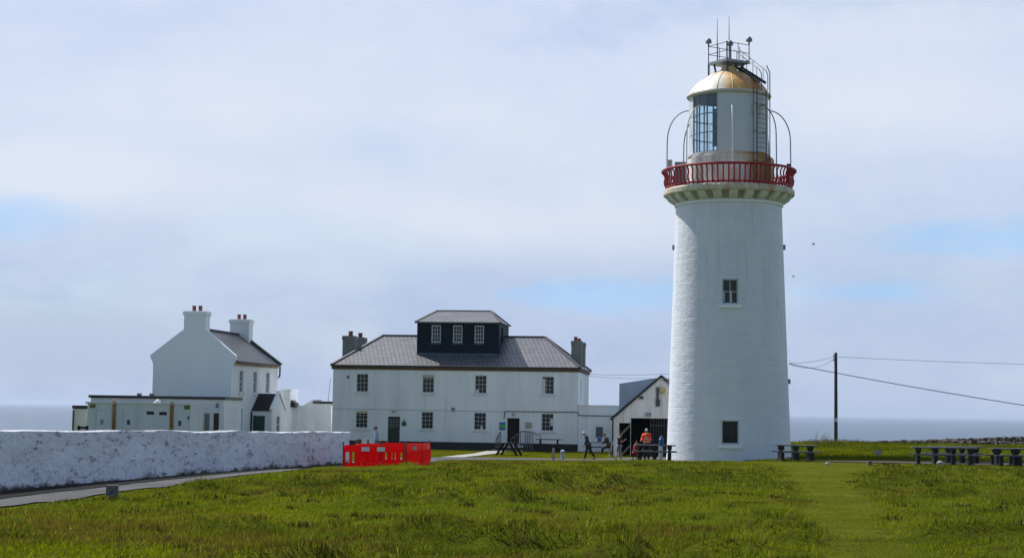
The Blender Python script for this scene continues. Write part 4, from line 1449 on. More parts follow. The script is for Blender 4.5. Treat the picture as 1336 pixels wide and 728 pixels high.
# ladder on the lantern
def polar(a, r, z): return (r * math.sin(a), -r * math.cos(a), z)
la, lb = R(39), R(57)
mb = MB()
for a_ in (la, lb):
    mb.tube([polar(a_, 2.55, 15.7), polar(a_, 2.55, 21.3)], .035, 6)
for k in range(19):
    z = 16.0 + k * .28
    mb.tube([polar(la, 2.55, z), polar(lb, 2.55, z)], .016, 5)
for a_ in (la, lb):
    for z in (17.2, 18.9, 20.5):
        mb.tube([polar(a_, 2.3, z), polar(a_, 2.55, z)], .025, 5)
mb.build('ladder', M['dsteel'], LH)
mb = MB()
mb.tube([polar(R(34), 2.5, 15.7), polar(R(34), 2.5, 21.4)], .022, 5)
mb.tube([polar(R(64), 2.62, 15.7), polar(R(64), 2.62, 22.4), polar(R(60), 2.5, 22.8)], .03, 6)
mb.build('conduit', M['dsteel'], LH)
# roof platform
PZ = 23.14
a_p = R(40)
Mp = Matrix.Rotation(a_p, 4, 'Z')
PS = .88
mb = MB(); mb.M = Mp
mb.box(-PS, PS, -PS, PS, PZ, PZ + .14)
mb.build('roof_platform', M['galv'], LH)
for (p0, p1) in [((x_, y_, 22.4), (x_ * 1.2, y_ * 1.2, PZ)) for (x_, y_) in ((-.5, -.5), (.5, -.5), (.5, .5), (-.5, .5))] + [((-PS + .05, PS - .05, 21.9), (-PS + .05, PS - .05, PZ))]:
    mb = MB(); mb.M = Mp
    mb.bar(p0, p1, .08, .08)
    mb.build('platform_leg', M['dsteel'], LH)
mb = MB(); mb.M = Mp
cs = [(-PS + .04, -PS + .04), (PS - .04, -PS + .04), (PS - .04, PS - .04), (-PS + .04, PS - .04)]
zt_ = PZ + 1.15
for i, (x_, y_) in enumerate(cs):
    mb.tube([(x_, y_, PZ), (x_, y_, zt_)], .045 if i == 0 else .03, 6)
    x2, y2 = cs[(i + 1) % 4]
    for zz in (PZ + .62, zt_ - .04):
        if i == 1:   # gap where the stair arrives
            continue
        mb.tube([(x_, y_, zz), (x2, y2, zz)], .02, 5)
    mb.tube([((x_ + x2) / 2, (y_ + y2) / 2, PZ), ((x_ + x2) / 2, (y_ + y2) / 2, zt_)], .022, 5)
mb.build('guard_rail', M['dsteel'], LH)
for (px, py, zz) in ((-PS + .04, PS - .04, zt_), (PS - .04, -PS + .04, zt_ + .02), (.1, 0, zt_ - .15)):
    m = MB(); m.M = Mp
    m.tube([(px, py, zz - (1.0 if px == .1 else .02)), (px, py, zz + .12)], .05 if px != .1 else .08, 8)
    m.lathe([(0, 0)], 4)
    s = MB()
    q = Mp @ Vector((px, py, zz + .2))
    m.M = I4
    m.sphere(q, .19, .19, .26, 12, 5, 0, PI / 2)
    m.tube([tuple(q + Vector((0, 0, -.04))), tuple(q + Vector((0, 0, .01)))], .19, 12)
    m.build('beacon_lamp', simple('beacon_grey', (.22, .22, .23), .5), LH, True)
for (u, v0, v1) in ((938.3, 57, 24), (953.6, 56, 21)):
    x_ = at(u, v0, 100).x - TX + .02
    m = MB().tube([(x_, .1, PZ), (x_, .1, at(u, v0, 100).z), (x_, .1, at(u, v1, 100).z)], [.035, .03, .012], 6)
    m.build('whip_antenna', M['greypole'], LH)
# stair from the platform to the ladder head
s0, s1 = Vector(Mp @ Vector((PS - .1, .15, PZ))), Vector(polar(R(52), 2.45, 21.75))
mb = MB()
d_ = (s1 - s0)
sid = Vector((d_.y, -d_.x, 0)).normalized() * .22
mb.bar(s0 + sid, s1 + sid, .05, .16).bar(s0 - sid, s1 - sid, .05, .16)
for k in range(7):
    p = s0.lerp(s1, (k + .5) / 7)
    mb.bar(p + sid, p - sid, .14, .03)
mb.build('roof_stair', M['dsteel'], LH)
mb = MB()
h_ = Vector((0, 0, .75))
for sg in (1, -1):
    q0, q1 = s0 + sid * sg + h_ * 1.3, s1 + sid * sg + h_
    mb.tube([q0, s0.lerp(s1, .5) + sid * sg + h_ * 1.12, q1, q1 + Vector((.12, -.1, -.3)), q1 + Vector((.12, -.1, -1.2))], .025, 6)
    for f in (.1, .5, .9):
        p = s0.lerp(s1, f) + sid * sg
        mb.tube([p, p + h_ * (1.25 - .25 * f)], .018, 5)
mb.build('stair_handrail', M['dsteel'], LH)
# equipment on the gallery
mb = MB(); q = polar(R(-82), 3.45, 0)
mb.tube([(q[0], q[1], 15.7), (q[0], q[1], 17.0)], .06, 8).box(q[0] - .2, q[0] + .2, q[1] - .2, q[1] + .2, 16.85, 16.95).tube([(q[0], q[1], 16.95), (q[0], q[1], 17.45)], .16, 12)
tag(mb.build('gallery_lamp', simple('gallery_lamp_grey', (.38, .38, .38), .5, var=.3, scale=4), LH, True), 'grey lamp on the gallery rail')
mb = MB(); q = polar(R(-60), 3.2, 0)
mb.box(q[0] - .32, q[0] + .32, q[1] - .2, q[1] + .2, 15.7, 17.15)
mb.build('equipment_box', M['grey_door'], LH, bevel=.02)
mb = MB(); q = polar(R(75), 3.55, 0)
mb.tube([(q[0], q[1], 15.7), (q[0], q[1], 17.1)], .12, 8)
mb.build('gallery_horn', M['black'], LH, True)

# ------------------------------------------------------------------ barriers
def make_barrier(name, label, length, slots, plates, kinds):
    t = thing(name, label, 'barrier', (0, 0, 0), 0, 'red barriers round the excavation')
    b = MB()
    hl = length / 2
    th = .035
    b.prism([(-hl, .70), (hl, .70), (hl, .86), (hl - .03, .93), (hl - .1, .97), (-hl + .1, .97), (-hl + .03, .93), (-hl, .86)], -th, th)
    b.box(-hl, hl, -th, th, .08, .24)
    n = slots
    for k in range(n + 1):
        c = -hl + .05 + (length - .1) * k / n
        w = .05 if k in (0, n) else .055
        b.box(c - w, c + w, -th * 1.7, th * 1.7, .24, .70)
    for k in range(n):
        c = -hl + .05 + (length - .1) * (k + .5) / n
        b.sphere((c, -.02, .22), .09, .06, .05, 10, 4, 0, PI / 2)
    b.prism([(-hl + .12, .985), (hl - .12, .985), (hl - .12, .965), (-hl + .12, .965)], -.045, .045)
    b.build('panel', M['barrier'], t, False, .012)
    for s in (-1, 1):
        f = MB().box(s * (hl - .35) - .06, s * (hl - .35) + .06, -.28, .28, .0, .08).build('foot', M['barrier'], t, False, .01)
    for s in (-1, 1):
        MB().tube([(s * (hl - .01), 0, .10), (s * (hl - .01), 0, 1.10)], .028, 8).build('connector_post', simple('connector_brown', (.16, .06, .03), .6), t)
    for (c, w) in plates:
        for sd in (-1, 1):
            MB().box(c - w, c + w, sd * .0365 - .004, sd * .0365 + .004, .74, .91).build('reflector_plate', M[kinds], t)
    return t


def zb(x, y): return g1(x, y) + .0


pa_, pb_ = at(446.5, 612, 70), at(527.5, 612, 70.4)
segs = [((446.8, 70.0), (528.5, 70.3), 'red plastic barrier facing the camera with two white plates, left of the enclosure', 9, [(-.35, .16), (.28, .16)], 'white_board'),
        ((529.5, 70.4), (549.3, 72.6), 'red plastic barrier with striped reflector at the middle right side of the enclosure', 8, [(.0, .3)], 'galv'),
        ((550.0, 72.7), (560.4, 75.0), 'red plastic barrier at the outer right end of the enclosure', 8, [(.35, .2)], 'galv'),
        ((497, 75.2), (558.5, 75.3), 'red plastic barrier at the back of the enclosure below the dark plinth', 8, [(.2, .16)], 'white_board'),
        ((463, 73.9), (496.5, 75.1), 'red plastic barrier at the back left of the enclosure beside the wall end', 7, [], 'white_board')]
for (p0, p1, lab, ns, pl, kd) in segs:
    a = at(p0[0], 600, p0[1]); b = at(p1[0], 600, p1[1])
    ln = math.hypot(b.x - a.x, b.y - a.y)
    t = make_barrier('traffic_barrier', lab, ln - .03, ns, pl, kd)
    cxm, cym = (a.x + b.x) / 2, (a.y + b.y) / 2
    t.location = (cxm, cym, zb(cxm, cym)); t.rotation_euler = (0, 0, math.atan2(b.y - a.y, b.x - a.x))

# ------------------------------------------------------------------ picnic tables
def heavy_table(length, label, loc, rz, sup=3, group='heavy picnic tables'):
    t = thing('picnic_table', label, 'picnic table', loc, rz, group)
    hl = length / 2
    m = MB()
    for k in range(4): m.box(-hl, hl, -.40 + k * .203, -.40 + k * .203 + .19, .78, .84)
    m.build('tabletop', M['table_top'], t, False, .008)
    for s in (-1, 1):
        m = MB()
        for k in range(2): m.box(-hl - .05, hl + .05, s * .72 - .15 + k * .155, s * .72 - .15 + k * .155 + .145, .46, .52)
        m.build('bench', M['table_top'], t, False, .008)
    for k in range(sup):
        x = -hl + .3 + (length - .6) * k / (sup - 1)
        m = MB().box(x - .11, x + .11, -.34, .34, .60, .779).box(x - .075, x + .075, -.22, .22, .06, .60).box(x - .12, x + .12, -.85, .85, -.12, .06)
        for s in (-1, 1): m.box(x - .075 + s * .06, x + .075 + s * .06, s * .72 - .14, s * .72 + .14, .06, .459)
        m.build('leg', M['plastic_table'], t, False, .012)
    return t


p = at(854, 600, 90.5)
heavy_table(2.15, 'dark picnic table in front of the lighthouse left edge, by the orange vest', (p.x, p.y, g1(p.x, p.y)), R(-2))
p = at(1038, 600, 88.2)
heavy_table(2.1, 'dark picnic table standing against the right edge of the lighthouse base', (p.x, p.y, g1(p.x, p.y)), R(2))
p = at(1232, 605, 81)
heavy_table(3.0, 'long dark picnic table on the gravel with a pale rock under its bench', (p.x, p.y, g1(p.x, p.y)), R(-7), 4)
p = at(1246, 605, 85.5)
heavy_table(2.6, 'dark picnic table right behind the long one on the gravel', (p.x, p.y, g1(p.x, p.y)), R(-5), 4)
p = at(1325, 605, 81.5)
heavy_table(2.4, 'dark picnic table cut off by the right edge of the picture', (p.x, p.y, g1(p.x, p.y)), R(4))


def aframe_table(label, loc, rz, mat, length=1.7):
    t = thing('picnic_table', label, 'picnic table', loc, rz, 'wooden picnic tables in the yard')
    hl = length / 2
    m = MB()
    for k in range(5): m.box(-hl, hl, -.37 + k * .15, -.37 + k * .15 + .138, .71, .75)
    m.build('tabletop', mat, t)
    for s in (-1, 1):
        MB().box(-hl, hl, s * .70 - .13, s * .70 + .13, .43, .47).build('bench', mat, t)
    for x in (-hl + .25, hl - .25):
        m = MB().bar((x, -.20, .71), (x, -.66, 0), .06, .13).bar((x, .20, .71), (x, .66, 0), .06, .13).box(x + .035, x + .085, -.82, .82, .34, .43)
        m.build('leg', mat, t)
    return t


p = at(664, 594, 105.5)
aframe_table('dark wooden picnic table with splayed legs below the open doorway', (p.x, p.y, 0), R(72), M['old_wood'], 1.4)
p = at(716, 587, 114.5)
t = aframe_table('dark wooden picnic table close to the house wall below the right window', (p.x, p.y, 0), R(-7), M['old_wood'], 1.65)
t.scale = (1, 1, 1.15)
p = at(783, 592, 112)
aframe_table('grey wooden table before the low link building with a blue tub on it', (p.x, p.y, 0), R(-7), M['old_wood'], 1.8)
tt = thing('plastic_tub', 'blue plastic tub standing on the grey table by the link building', 'tub', (p.x - .05, p.y - .1, .752))
MB().lathe([(0, 0), (.13, 0), (.16, .33), (.14, .34), (0, .34)], 16).build('body', M['blue'], tt, True)
MB().tube([(-.15, 0, .3), (-.1, 0, .44), (.1, 0, .44), (.15, 0, .3)], .012, 5).build('handle', M['black'], tt)

# ------------------------------------------------------------------ utility pole and wires
p = at(1090.5, 577, 125)
gz_ = g1(p.x, p.y)
ztop = at(1090, 460, 125).z
t = thing('utility_pole', 'dark wooden utility pole on the turf right of the lighthouse', 'pole', (p.x, 125, gz_))
MB().tube([(0, 0, -.4), (0, 0, (ztop - gz_) * .5), (-.01, 0, ztop - gz_)], [.14, .125, .11], 10).build('pole', M['pole_wood'], t, True)
mb = MB().box(-.22, .0, -.2, -.1, ztop - gz_ - .45, ztop - gz_ - .38)
mb.build('crossarm', M['pole_wood'], t)
for z_ in (.30, .62):
    MB().tube([(-.2, -.15, ztop - gz_ - z_), (-.2, -.15, ztop - gz_ - z_ + .13)], .045, 8).build('insulator', M['greypole'], t)
MB().box(-.1, .1, -.155, -.14, 1.55, 1.8).build('notice', M['white_board'], t)


def wire(label, a, b, sag, r=.02, group='overhead wires'):
    a, b = Vector(a), Vector(b)
    pts = []
    for k in range(25):
        f = k / 24
        q = a.lerp(b, f); q.z -= sag * 4 * f * (1 - f)
        pts.append(q - a)
    o = MB().tube(pts, r, 5).build('overhead_wire', M['wire'], None)
    o.location = a
    tag(o, label, 'wire', group)


wa = at(1029.5, 474.5, 100)
wire('thick black wire running from the lighthouse past the pole down to the right', wa, at(1420, 541, 96), .12, .022)
pt = Vector((p.x - .2, 124.85, ztop - .3))
wire('thin upper wire from the lighthouse to the pole top', at(1029.5, 473.5, 100), pt, .12, .013)
wire('thin lower wire from the lighthouse to the pole top', at(1029.5, 474.5, 100.2), pt + Vector((0, 0, -.18)), .42, .012)
wire('wire leaving the pole top for the right edge of the picture', pt + Vector((.2, 0, 0)), at(1500, 478, 118), .12, .013)
wire('upper thin wire from the house eave to the lighthouse', at(768, 488, 121), at(884, 487, 101), .08, .012)
wire('lower thin wire from the house eave to the lighthouse', at(768, 490.5, 121), at(884, 493, 101), .10, .012)

# ------------------------------------------------------------------ small furniture
p = at(146, 652, 37.5)
gz_ = g1(p.x, p.y)
t = thing('marker_box', 'small square grey marker box with a dark emblem at the road edge', 'marker', (p.x, p.y, gz_), R(8))
zt_ = at(146, 632.5, 37.5).z - gz_
MB().box(-.13, .13, -.06, .06, -.05, zt_).build('body', M['grey_wood'], t, False, .008)
MB().box(-.105, .105, -.066, -.0605, zt_ - .26, zt_ - .03).build('panel', simple('grey_marker_panel', (.12, .12, .135), .6, var=.3, scale=12), t)
MB().prism([(-.05, zt_ - .20), (.0, zt_ - .17), (.05, zt_ - .10), (.02, zt_ - .09), (-.04, zt_ - .14)], -.069, -.0665).build('emblem', M['dsteel'], t)
p = at(1135, 610, 78)
t = thing('wooden_post', 'short grey wooden post in the grass in front of the gravel', 'post', (p.x, p.y, g1(p.x, p.y)))
MB().box(-.11, .11, -.08, .08, -.1, at(1135, 601, 78).z - g1(p.x, p.y)).build('post', M['grey_wood'], t, False, .02)
p = at(722, 603, 97)
t = thing('wooden_post', 'tall thin grey post at the path edge left of the walking man', 'post', (p.x, p.y, g1(p.x, p.y)))
MB().box(-.07, .07, -.06, .06, -.1, at(722, 584.5, 97).z - g1(p.x, p.y)).build('post', simple('pale_post', (.26, .25, .22), .8), t, False, .015)
p = at(734, 600, 98)
t = thing('ground_lamp', 'pale blue white bollard lamp beside the thin grey post', 'bollard', (p.x, p.y, 0))
MB().lathe([(0, 0), (.10, 0), (.10, .35), (.13, .36), (.12, .5), (.05, .55), (0, .55)], 14).build('body', simple('pale_blue_plastic', (.30, .42, .52), .5), t, True)
MB().lathe([(.13, .36), (.14, .38), (.13, .42)], 14).build('band', M['greypole'], t, True)
p = at(1145, 595, 95)
t = thing('ground_sign', 'tiny pale pink grey plaque standing in the turf slope', 'plaque', (p.x, p.y, g1(p.x, p.y)))
MB().box(-.04, .04, -.03, .03, -.05, .28).build('post', M['grey_wood'], t)
MB().box(-.22, .22, -.04, .03, .2, .42).build('panel', simple('pinkish_plaque', (.38, .30, .30), .7), t)


def rock(name, label, loc, s, mat):
    m = MB()
    m.sphere((0, 0, 0), s, s * .8, s * .75, 12, 8)
    r_ = random.Random(int(loc[0] * 100))
    m.v = [(x * (1 + r_.uniform(-.1, .1)), y * (1 + r_.uniform(-.1, .1)), z * (1 + r_.uniform(-.1, .1))) for (x, y, z) in m.v]
    o = m.build(name, mat, None, True); o.location = loc
    tag(o, label, 'rock')
    return o


p = at(1226.5, 607, 79.6)
rock('pale_rock', 'rounded pale rock on the gravel under the long picnic table', (p.x, p.y, g1(p.x, p.y) + .10), .17, M['rockwhite'])
p = at(1108, 606, 80)
rock('flat_stone', 'low pale stone lying on the gravel edge left of the wooden post', (p.x - 1.0, p.y, g1(p.x, p.y) + .0), .13, M['rockwhite'])
# white notice board with its brown post behind the barriers
p = at(480, 590, 90)
t = thing('notice_board', 'white board with brown figure standing behind the red barriers', 'sign', (p.x, 90, g1(p.x, 90)))
zb0, zb1 = at(480, 590, 90).z - g1(p.x, 90), at(480, 571.5, 90).z - g1(p.x, 90)
MB().box(-.33, .33, -.02, .02, zb0, zb1).build('board', M['white_board'], t)
MB().box(-.28, -.22, .02, .07, -.1, zb1 - .02).build('leg', M['grey_wood'], t)
MB().box(.22, .28, .02, .07, -.1, zb1 - .02).build('leg', M['grey_wood'], t)
mb = MB().box(-.05, .05, -.026, -.0205, zb1 - .46, zb1 - .2).box(-.09, .11, -.026, -.0205, zb1 - .36, zb1 - .28)
mb.sphere((0, -.022, zb1 - .13), .05, .006, .06)
mb.build('figure', M['brown_door'], t)
p = at(468.5, 590, 91)
t = thing('gate_post', 'brown wooden post at the end of the whitewashed wall', 'post', (p.x, 91, g1(p.x, 91)))
MB().box(-.12, .12, -.1, .1, -.1, at(468, 572.5, 91).z - g1(p.x, 91)).build('post', simple('brown_post', (.10, .06, .045), .8), t, False, .02)

# ------------------------------------------------------------------ field wall of rubble at the right
t = thing('rubble_wall', 'tumbled brown grey drystone wall along the skyline at the right', 'stone wall', (28, 133, 0))
mb = MB()
r_ = random.Random(3)
def topz(u): return float(np.interp(u, [1110, 1180, 1240, 1336, 1420], [578.5, 576.0, 573.5, 570.0, 568.5]))
for k in range(2600):
    u = r_.uniform(1108, 1400)
    Yd = r_.uniform(128, 135)
    q = at(u, topz(u), Yd)
    g = g1(q.x, q.y)
    top = max(g + .1, q.z)
    z = r_.uniform(g - .1, top)
    if Yd < 131.5: z = g + r_.uniform(-.1, .25) * min(1, (u - 1100) / 120)
    s = r_.uniform(.07, .19)
    mb.M = Matrix.Translation(Vector((q.x, q.y, z)) - t.location) @ Matrix.Rotation(r_.uniform(0, 3), 4, 'Z') @ Matrix.Rotation(r_.uniform(-.3, .3), 4, 'X')
    b = len(mb.v)
    mb.box(-s, s, -s * .7, s * .7, -s * .45, s * .45)
    mb.v[b:] = [(x + r_.uniform(-.07, .07), y + r_.uniform(-.07, .07), z2 + r_.uniform(-.05, .05)) for (x, y, z2) in mb.v[b:]]
mb.build('stones', M['stone'], t)

p = at(862.5, 578, 90.6)
tz = g1(at(854, 600, 90.5).x, at(854, 600, 90.5).y) + .842
t = thing('water_bottle', 'blue water bottle standing on the picnic table by the lighthouse', 'bottle', (p.x, 90.45, tz))
MB().lathe([(0, 0), (.12, 0), (.13, .03), (.13, .30), (.06, .38), (.05, .42), (0, .42)], 16).build('body', M['blue'], t, True)
MB().lathe([(.055, .42), (.055, .46), (0, .46)], 12).build('cap', M['white_board'], t, True)
p = at(862, 598, 92.5)
t = thing('white_marker_post', 'square white post standing behind the picnic table beside the lighthouse', 'post', (p.x, 92.5, g1(p.x, 92.5)))
MB().box(-.10, .10, -.06, .06, -.1, .85).build('post', M['white_board'], t, False, .015)
MB().prism([(-.12, .852), (.12, .852), (0, .92)], -.08, .08).build('cap', M['frame'], t)
p = at(800, 592, 106)
t = thing('sandwich_board', 'small white triangular standing board left of the shed corner', 'sign', (p.x, 106, g1(p.x, 106)), R(85))
m = MB().bar((0, -.30, 0), (0, -.02, .95), .5, .03); m.build('board', M['white_board'], t)
m = MB().bar((0, .30, 0), (0, .02, .95), .5, .03); m.build('board', M['white_board'], t)

# ------------------------------------------------------------------ birds
def bird(label, loc, rz, span=.9):
    t = thing('seabird', label, 'bird', loc, rz, 'birds over the sea')
    m = MB().sphere((0, 0, 0), .24, .075, .075, 10, 6).sphere((.24, 0, .03), .06, .05, .05, 8, 5)
    m.add([(.29, -.015, .02), (.29, .015, .02), (.36, 0, .01), (.29, 0, .05)], [(0, 1, 2), (1, 3, 2), (3, 0, 2)])
    m.add([(-.2, -.04, 0), (-.2, .04, 0), (-.42, .09, .0), (-.42, -.09, .0), (-.2, 0, .03)], [(0, 1, 2, 3), (0, 4, 3), (1, 2, 4), (4, 2, 3)])
    m.build('body', M['dsteel'], t, True)
    for s in (-1, 1):
        w = MB()
        st = [(0, .05, .02), (.25, .05, .2), (.6, -.02, .16), (1.0, -.16, .05)]
        vs = []
        for (f, xo, zz) in st:
            ch = .20 * (1 - f * .85)
            vs += [(xo + ch / 2, s * (.05 + f * span / 2), zz), (xo - ch / 2, s * (.05 + f * span / 2), zz), (xo, s * (.05 + f * span / 2), zz + .018)]
        w.add(vs, [q for i in range(3) for q in ((i * 3, i * 3 + 1, i * 3 + 4, i * 3 + 3), (i * 3, i * 3 + 2, i * 3 + 5, i * 3 + 3), (i * 3 + 1, i * 3 + 2, i * 3 + 5, i * 3 + 4))])
        w.build('wing', M['dsteel'], t)
    t.scale = (.48, .48, .48)


B1 = bird('dark seabird in flight, the upper one right of the lighthouse', at(1061.5, 319, 130), R(160))
bird('dark seabird in flight, the lower one close to the tower', at(1035, 361, 160), R(30), .8)

# ------------------------------------------------------------------ people
def skin(name, verts, edges, radii, mat, parent, sub=1, extra=None):
    me = bpy.data.meshes.new(name)
    me.from_pydata([tuple(v) for v in verts], edges, [])
    o = bpy.data.objects.new(name, me)
    C.objects.link(o)
    md = o.modifiers.new('skin', 'SKIN')
    sv = me.skin_vertices[0].data
    for i, r in enumerate(radii):
        rr = r if isinstance(r, tuple) else (r, r)
        sv[i].radius = rr
        sv[i].use_root = (i == 0)
    s = o.modifiers.new('sub', 'SUBSURF'); s.levels = sub; s.render_levels = sub
    dg = bpy.context.evaluated_depsgraph_get()
    m2 = bpy.data.meshes.new_from_object(o.evaluated_get(dg))
    o.modifiers.clear()
    o.data = m2
    m2.name = name
    m2.materials.clear(); m2.materials.append(mat)
    m2.polygons.foreach_set('use_smooth', [True] * len(m2.polygons))
    if extra:
        bm = bmesh.new(); bm.from_mesh(m2); extra(bm); bm.to_mesh(m2); bm.free()
    if parent: o.parent = parent
    return o


def rotx(v, a):
    return Matrix.Rotation(a, 3, 'X') @ v


SKINM = simple('skin', (.42, .24, .17), .6, var=.08)
cloth = lambda n, c: simple(n, c, .85, var=.2, scale=8, bumps=.2)


def person(label, loc, rz, H, lean, legs, arms, top, bottom, hair, shoe, headpitch=0, sleeves=True, short=False, vest=None, seat=False, cap=False):
    """local frame: faces +y. legs: (thigh swing, knee bend) right, left; arms: (swing, out, elbow)"""
    t = thing('person', label, 'person', loc, rz, 'people around the buildings')
    k = H / 1.75
    V = lambda x, y, z: Vector((x, y, z)) * k
    hipz = .93
    feet = []
    J = {}
    J['pel'] = V(0, 0, hipz)
    up = lambda h, y=0: J['pel'] + rotx(V(0, y, h), -lean)
    J['waist'] = up(.16); J['chest'] = up(.36); J['shc'] = up(.50); J['neck'] = up(.56)
    hd = rotx(V(0, .03, .16), -lean - headpitch)
    J['head'] = J['neck'] + hd
    for s, (nm, lg, ar) in {1: ('r', legs[0], arms[0]), -1: ('l', legs[1], arms[1])}.items():
        J['hip' + nm] = J['pel'] + V(s * .095, 0, -.05)
        J['kn' + nm] = J['hip' + nm] + rotx(V(0, 0, -.43), lg[0])
        J['an' + nm] = J['kn' + nm] + rotx(V(0, 0, -.40), lg[0] - lg[1])
        J['toe' + nm] = J['an' + nm] + rotx(V(s * .02, .17, -.05), min(0, (lg[0] - lg[1]) * .6))
        J['sh' + nm] = up(.49) + V(s * .19, 0, 0)
        a0 = Matrix.Rotation(-s * ar[1], 3, 'Y') @ rotx(V(0, 0, -.29), ar[0])
        J['el' + nm] = J['sh' + nm] + a0
        a1 = Matrix.Rotation(-s * ar[1], 3, 'Y') @ rotx(V(0, 0, -.25), ar[0] + ar[2])
        J['wr' + nm] = J['el' + nm] + a1
        J['d' + nm] = a1.normalized()
    zmin = min(J['anr'].z, J['anl'].z) - .075 * k
    if not seat:
        for q in J:
            if q not in ('dr', 'dl'): J[q] = J[q] - Vector((0, 0, zmin))
    # body
    verts, edges, rad = [], [], []
    def add(p, r, par=None):
        verts.append(p); rad.append(r if isinstance(r, tuple) else r)
        if par is not None: edges.append((par, len(verts) - 1))
        return len(verts) - 1
    kk = lambda *r: tuple(q * k for q in r) if len(r) > 1 else r[0] * k
    pel = add(J['pel'], kk(.14, .10)); wa_ = add(J['waist'], kk(.13, .095), pel); ch = add(J['chest'], kk(.155, .11), wa_)
    sc = add(J['shc'], kk(.12, .09), ch); nk = add(J['neck'], kk(.052), sc); hb = add(J['neck'].lerp(J['head'], .5), kk(.06), nk)
    for nm, s in (('r', 1), ('l', -1)):
        h_ = add(J['hip' + nm], kk(.085), pel); kn = add(J['kn' + nm], kk(.055), h_); an = add(J['an' + nm], kk(.038), kn); add(J['toe' + nm], kk(.03), an)
        sh = add(J['sh' + nm], kk(.06), sc); el = add(J['el' + nm], kk(.042), sh); wr = add(J['wr' + nm], kk(.028), el)
        d = J['d' + nm]; side = Vector((s, 0, 0))
        side = (side - d * side.dot(d)).normalized(); fwd = d.cross(side)
        pm_ = add(J['wr' + nm] + d * .06 * k, kk(.03, .018), wr)
        for fi, (off, ln) in enumerate(((-.03, .07), (-.01, .085), (.01, .08), (.028, .065))):
            b0_ = add(J['wr' + nm] + (d * .095 + fwd * off) * k, kk(.0095), pm_)
            b1_ = add(verts[b0_] + (d * ln * .55 - side * .008) * k, kk(.0085), b0_)
            add(verts[b1_] + (d * ln * .4 - side * .03) * k, kk(.007), b1_)
        th0 = add(J['wr' + nm] + (d * .04 + fwd * .04) * k, kk(.011), wr)
        add(verts[th0] + (d * .045 + fwd * .02 - side * .01) * k, kk(.009), th0)
    Hm = Matrix.Rotation(-(lean * .3 + headpitch), 4, 'X')
    def head(bm):
        mt = Matrix.Translation(J['head']) @ Hm @ Matrix.Diagonal((.076 * k, .096 * k, .118 * k, 1))
        bmesh.ops.create_icosphere(bm, subdivisions=3, radius=1, matrix=mt)
        bmesh.ops.create_cone(bm, cap_ends=True, segments=6, radius1=.016 * k, radius2=.005 * k, depth=.05 * k, matrix=Matrix.Translation(J['head']) @ Hm @ Matrix.Translation((0, .10 * k, -.005 * k)) @ Matrix.Rotation(R(20), 4, 'X'))
        for s in (-1, 1):
            bmesh.ops.create_icosphere(bm, subdivisions=1, radius=1, matrix=Matrix.Translation(J['head']) @ Hm @ Matrix.Translation((s * .077 * k, -.005 * k, -.01 * k)) @ Matrix.Diagonal((.012 * k, .02 * k, .033 * k, 1)))
        for f in bm.faces: f.smooth = True
    body = skin('body', verts, edges, rad, SKINM, t, 1, head)
    for s in (-1, 1):
        m = MB(); m.M = Matrix.Translation(J['head']) @ Hm
        m.sphere((s * .03 * k, .087 * k, .012 * k), .010 * k, .008 * k, .007 * k, 8, 5)
        m.build('eye', M['black'], t)
    m = MB(); m.M = Matrix.Translation(J['head']) @ Hm
    m.box(-.022 * k, .022 * k, .08 * k, .089 * k, -.052 * k, -.043 * k)
    m.build('mouth', M['brown_door'], t)
    # hair / hat
    m = MB(); m.M = Matrix.Translation(J['head']) @ Hm @ Matrix.Rotation(R(18), 4, 'X')
    m.sphere((0, -.006 * k, .01 * k), .086 * k, .104 * k, .122 * k, 16, 7, 0, R(86))
    if cap:
        m.box(-.06 * k, .06 * k, .07 * k, .17 * k, .0, .014 * k)
    m.build('cap' if cap else 'hair', hair, t, True)
    # top garment
    verts, edges, rad = [], [], []
    b = .030
    p0 = add(J['pel'] + V(0, 0, -.02), kk(.145 + b, .11 + b)); p1 = add(J['waist'], kk(.135 + b, .10 + b), p0); p2 = add(J['chest'], kk(.16 + b, .115 + b), p1)
    p3 = add(J['shc'] + V(0, 0, -.02), kk(.115 + b, .09 + b), p2)
    for nm in ('r', 'l'):
        s_ = add(J['sh' + nm], kk(.068 + b), p3)
        if sleeves:
            e_ = add(J['el' + nm], kk(.05 + b), s_); add(J['el' + nm].lerp(J['wr' + nm], .95), kk(.038 + b), e_)
        else:
            add(J['sh' + nm].lerp(J['el' + nm], .6), kk(.052 + b), s_)
    skin('jacket' if sleeves else 'shirt', verts, edges, rad, top, t, 1)
    # trousers
    verts, edges, rad = [], [], []
    p0 = add(J['pel'] + V(0, 0, .02), kk(.145, .11))
    for nm in ('r', 'l'):
        h_ = add(J['hip' + nm], kk(.112), p0)
        if short: add(J['hip' + nm].lerp(J['kn' + nm], .85), kk(.085), h_)
        else:
            q = add(J['kn' + nm], kk(.082), h_); add(J['kn' + nm].lerp(J['an' + nm], .93), kk(.07), q)
    skin('shorts' if short else 'trousers', verts, edges, rad, bottom, t, 1)
    for nm in ('r', 'l'):
        verts, edges, rad = [], [], []
        a_ = add(J['an' + nm] + V(0, -.02, -.02), kk(.05)); b_ = add(J['an' + nm].lerp(J['toe' + nm], .6) + V(0, 0, -.01), kk(.045, .04), a_); add(J['toe' + nm] + V(0, .03, 0), kk(.038, .03), b_)
        skin('shoe', verts, edges, rad, shoe, t, 1)
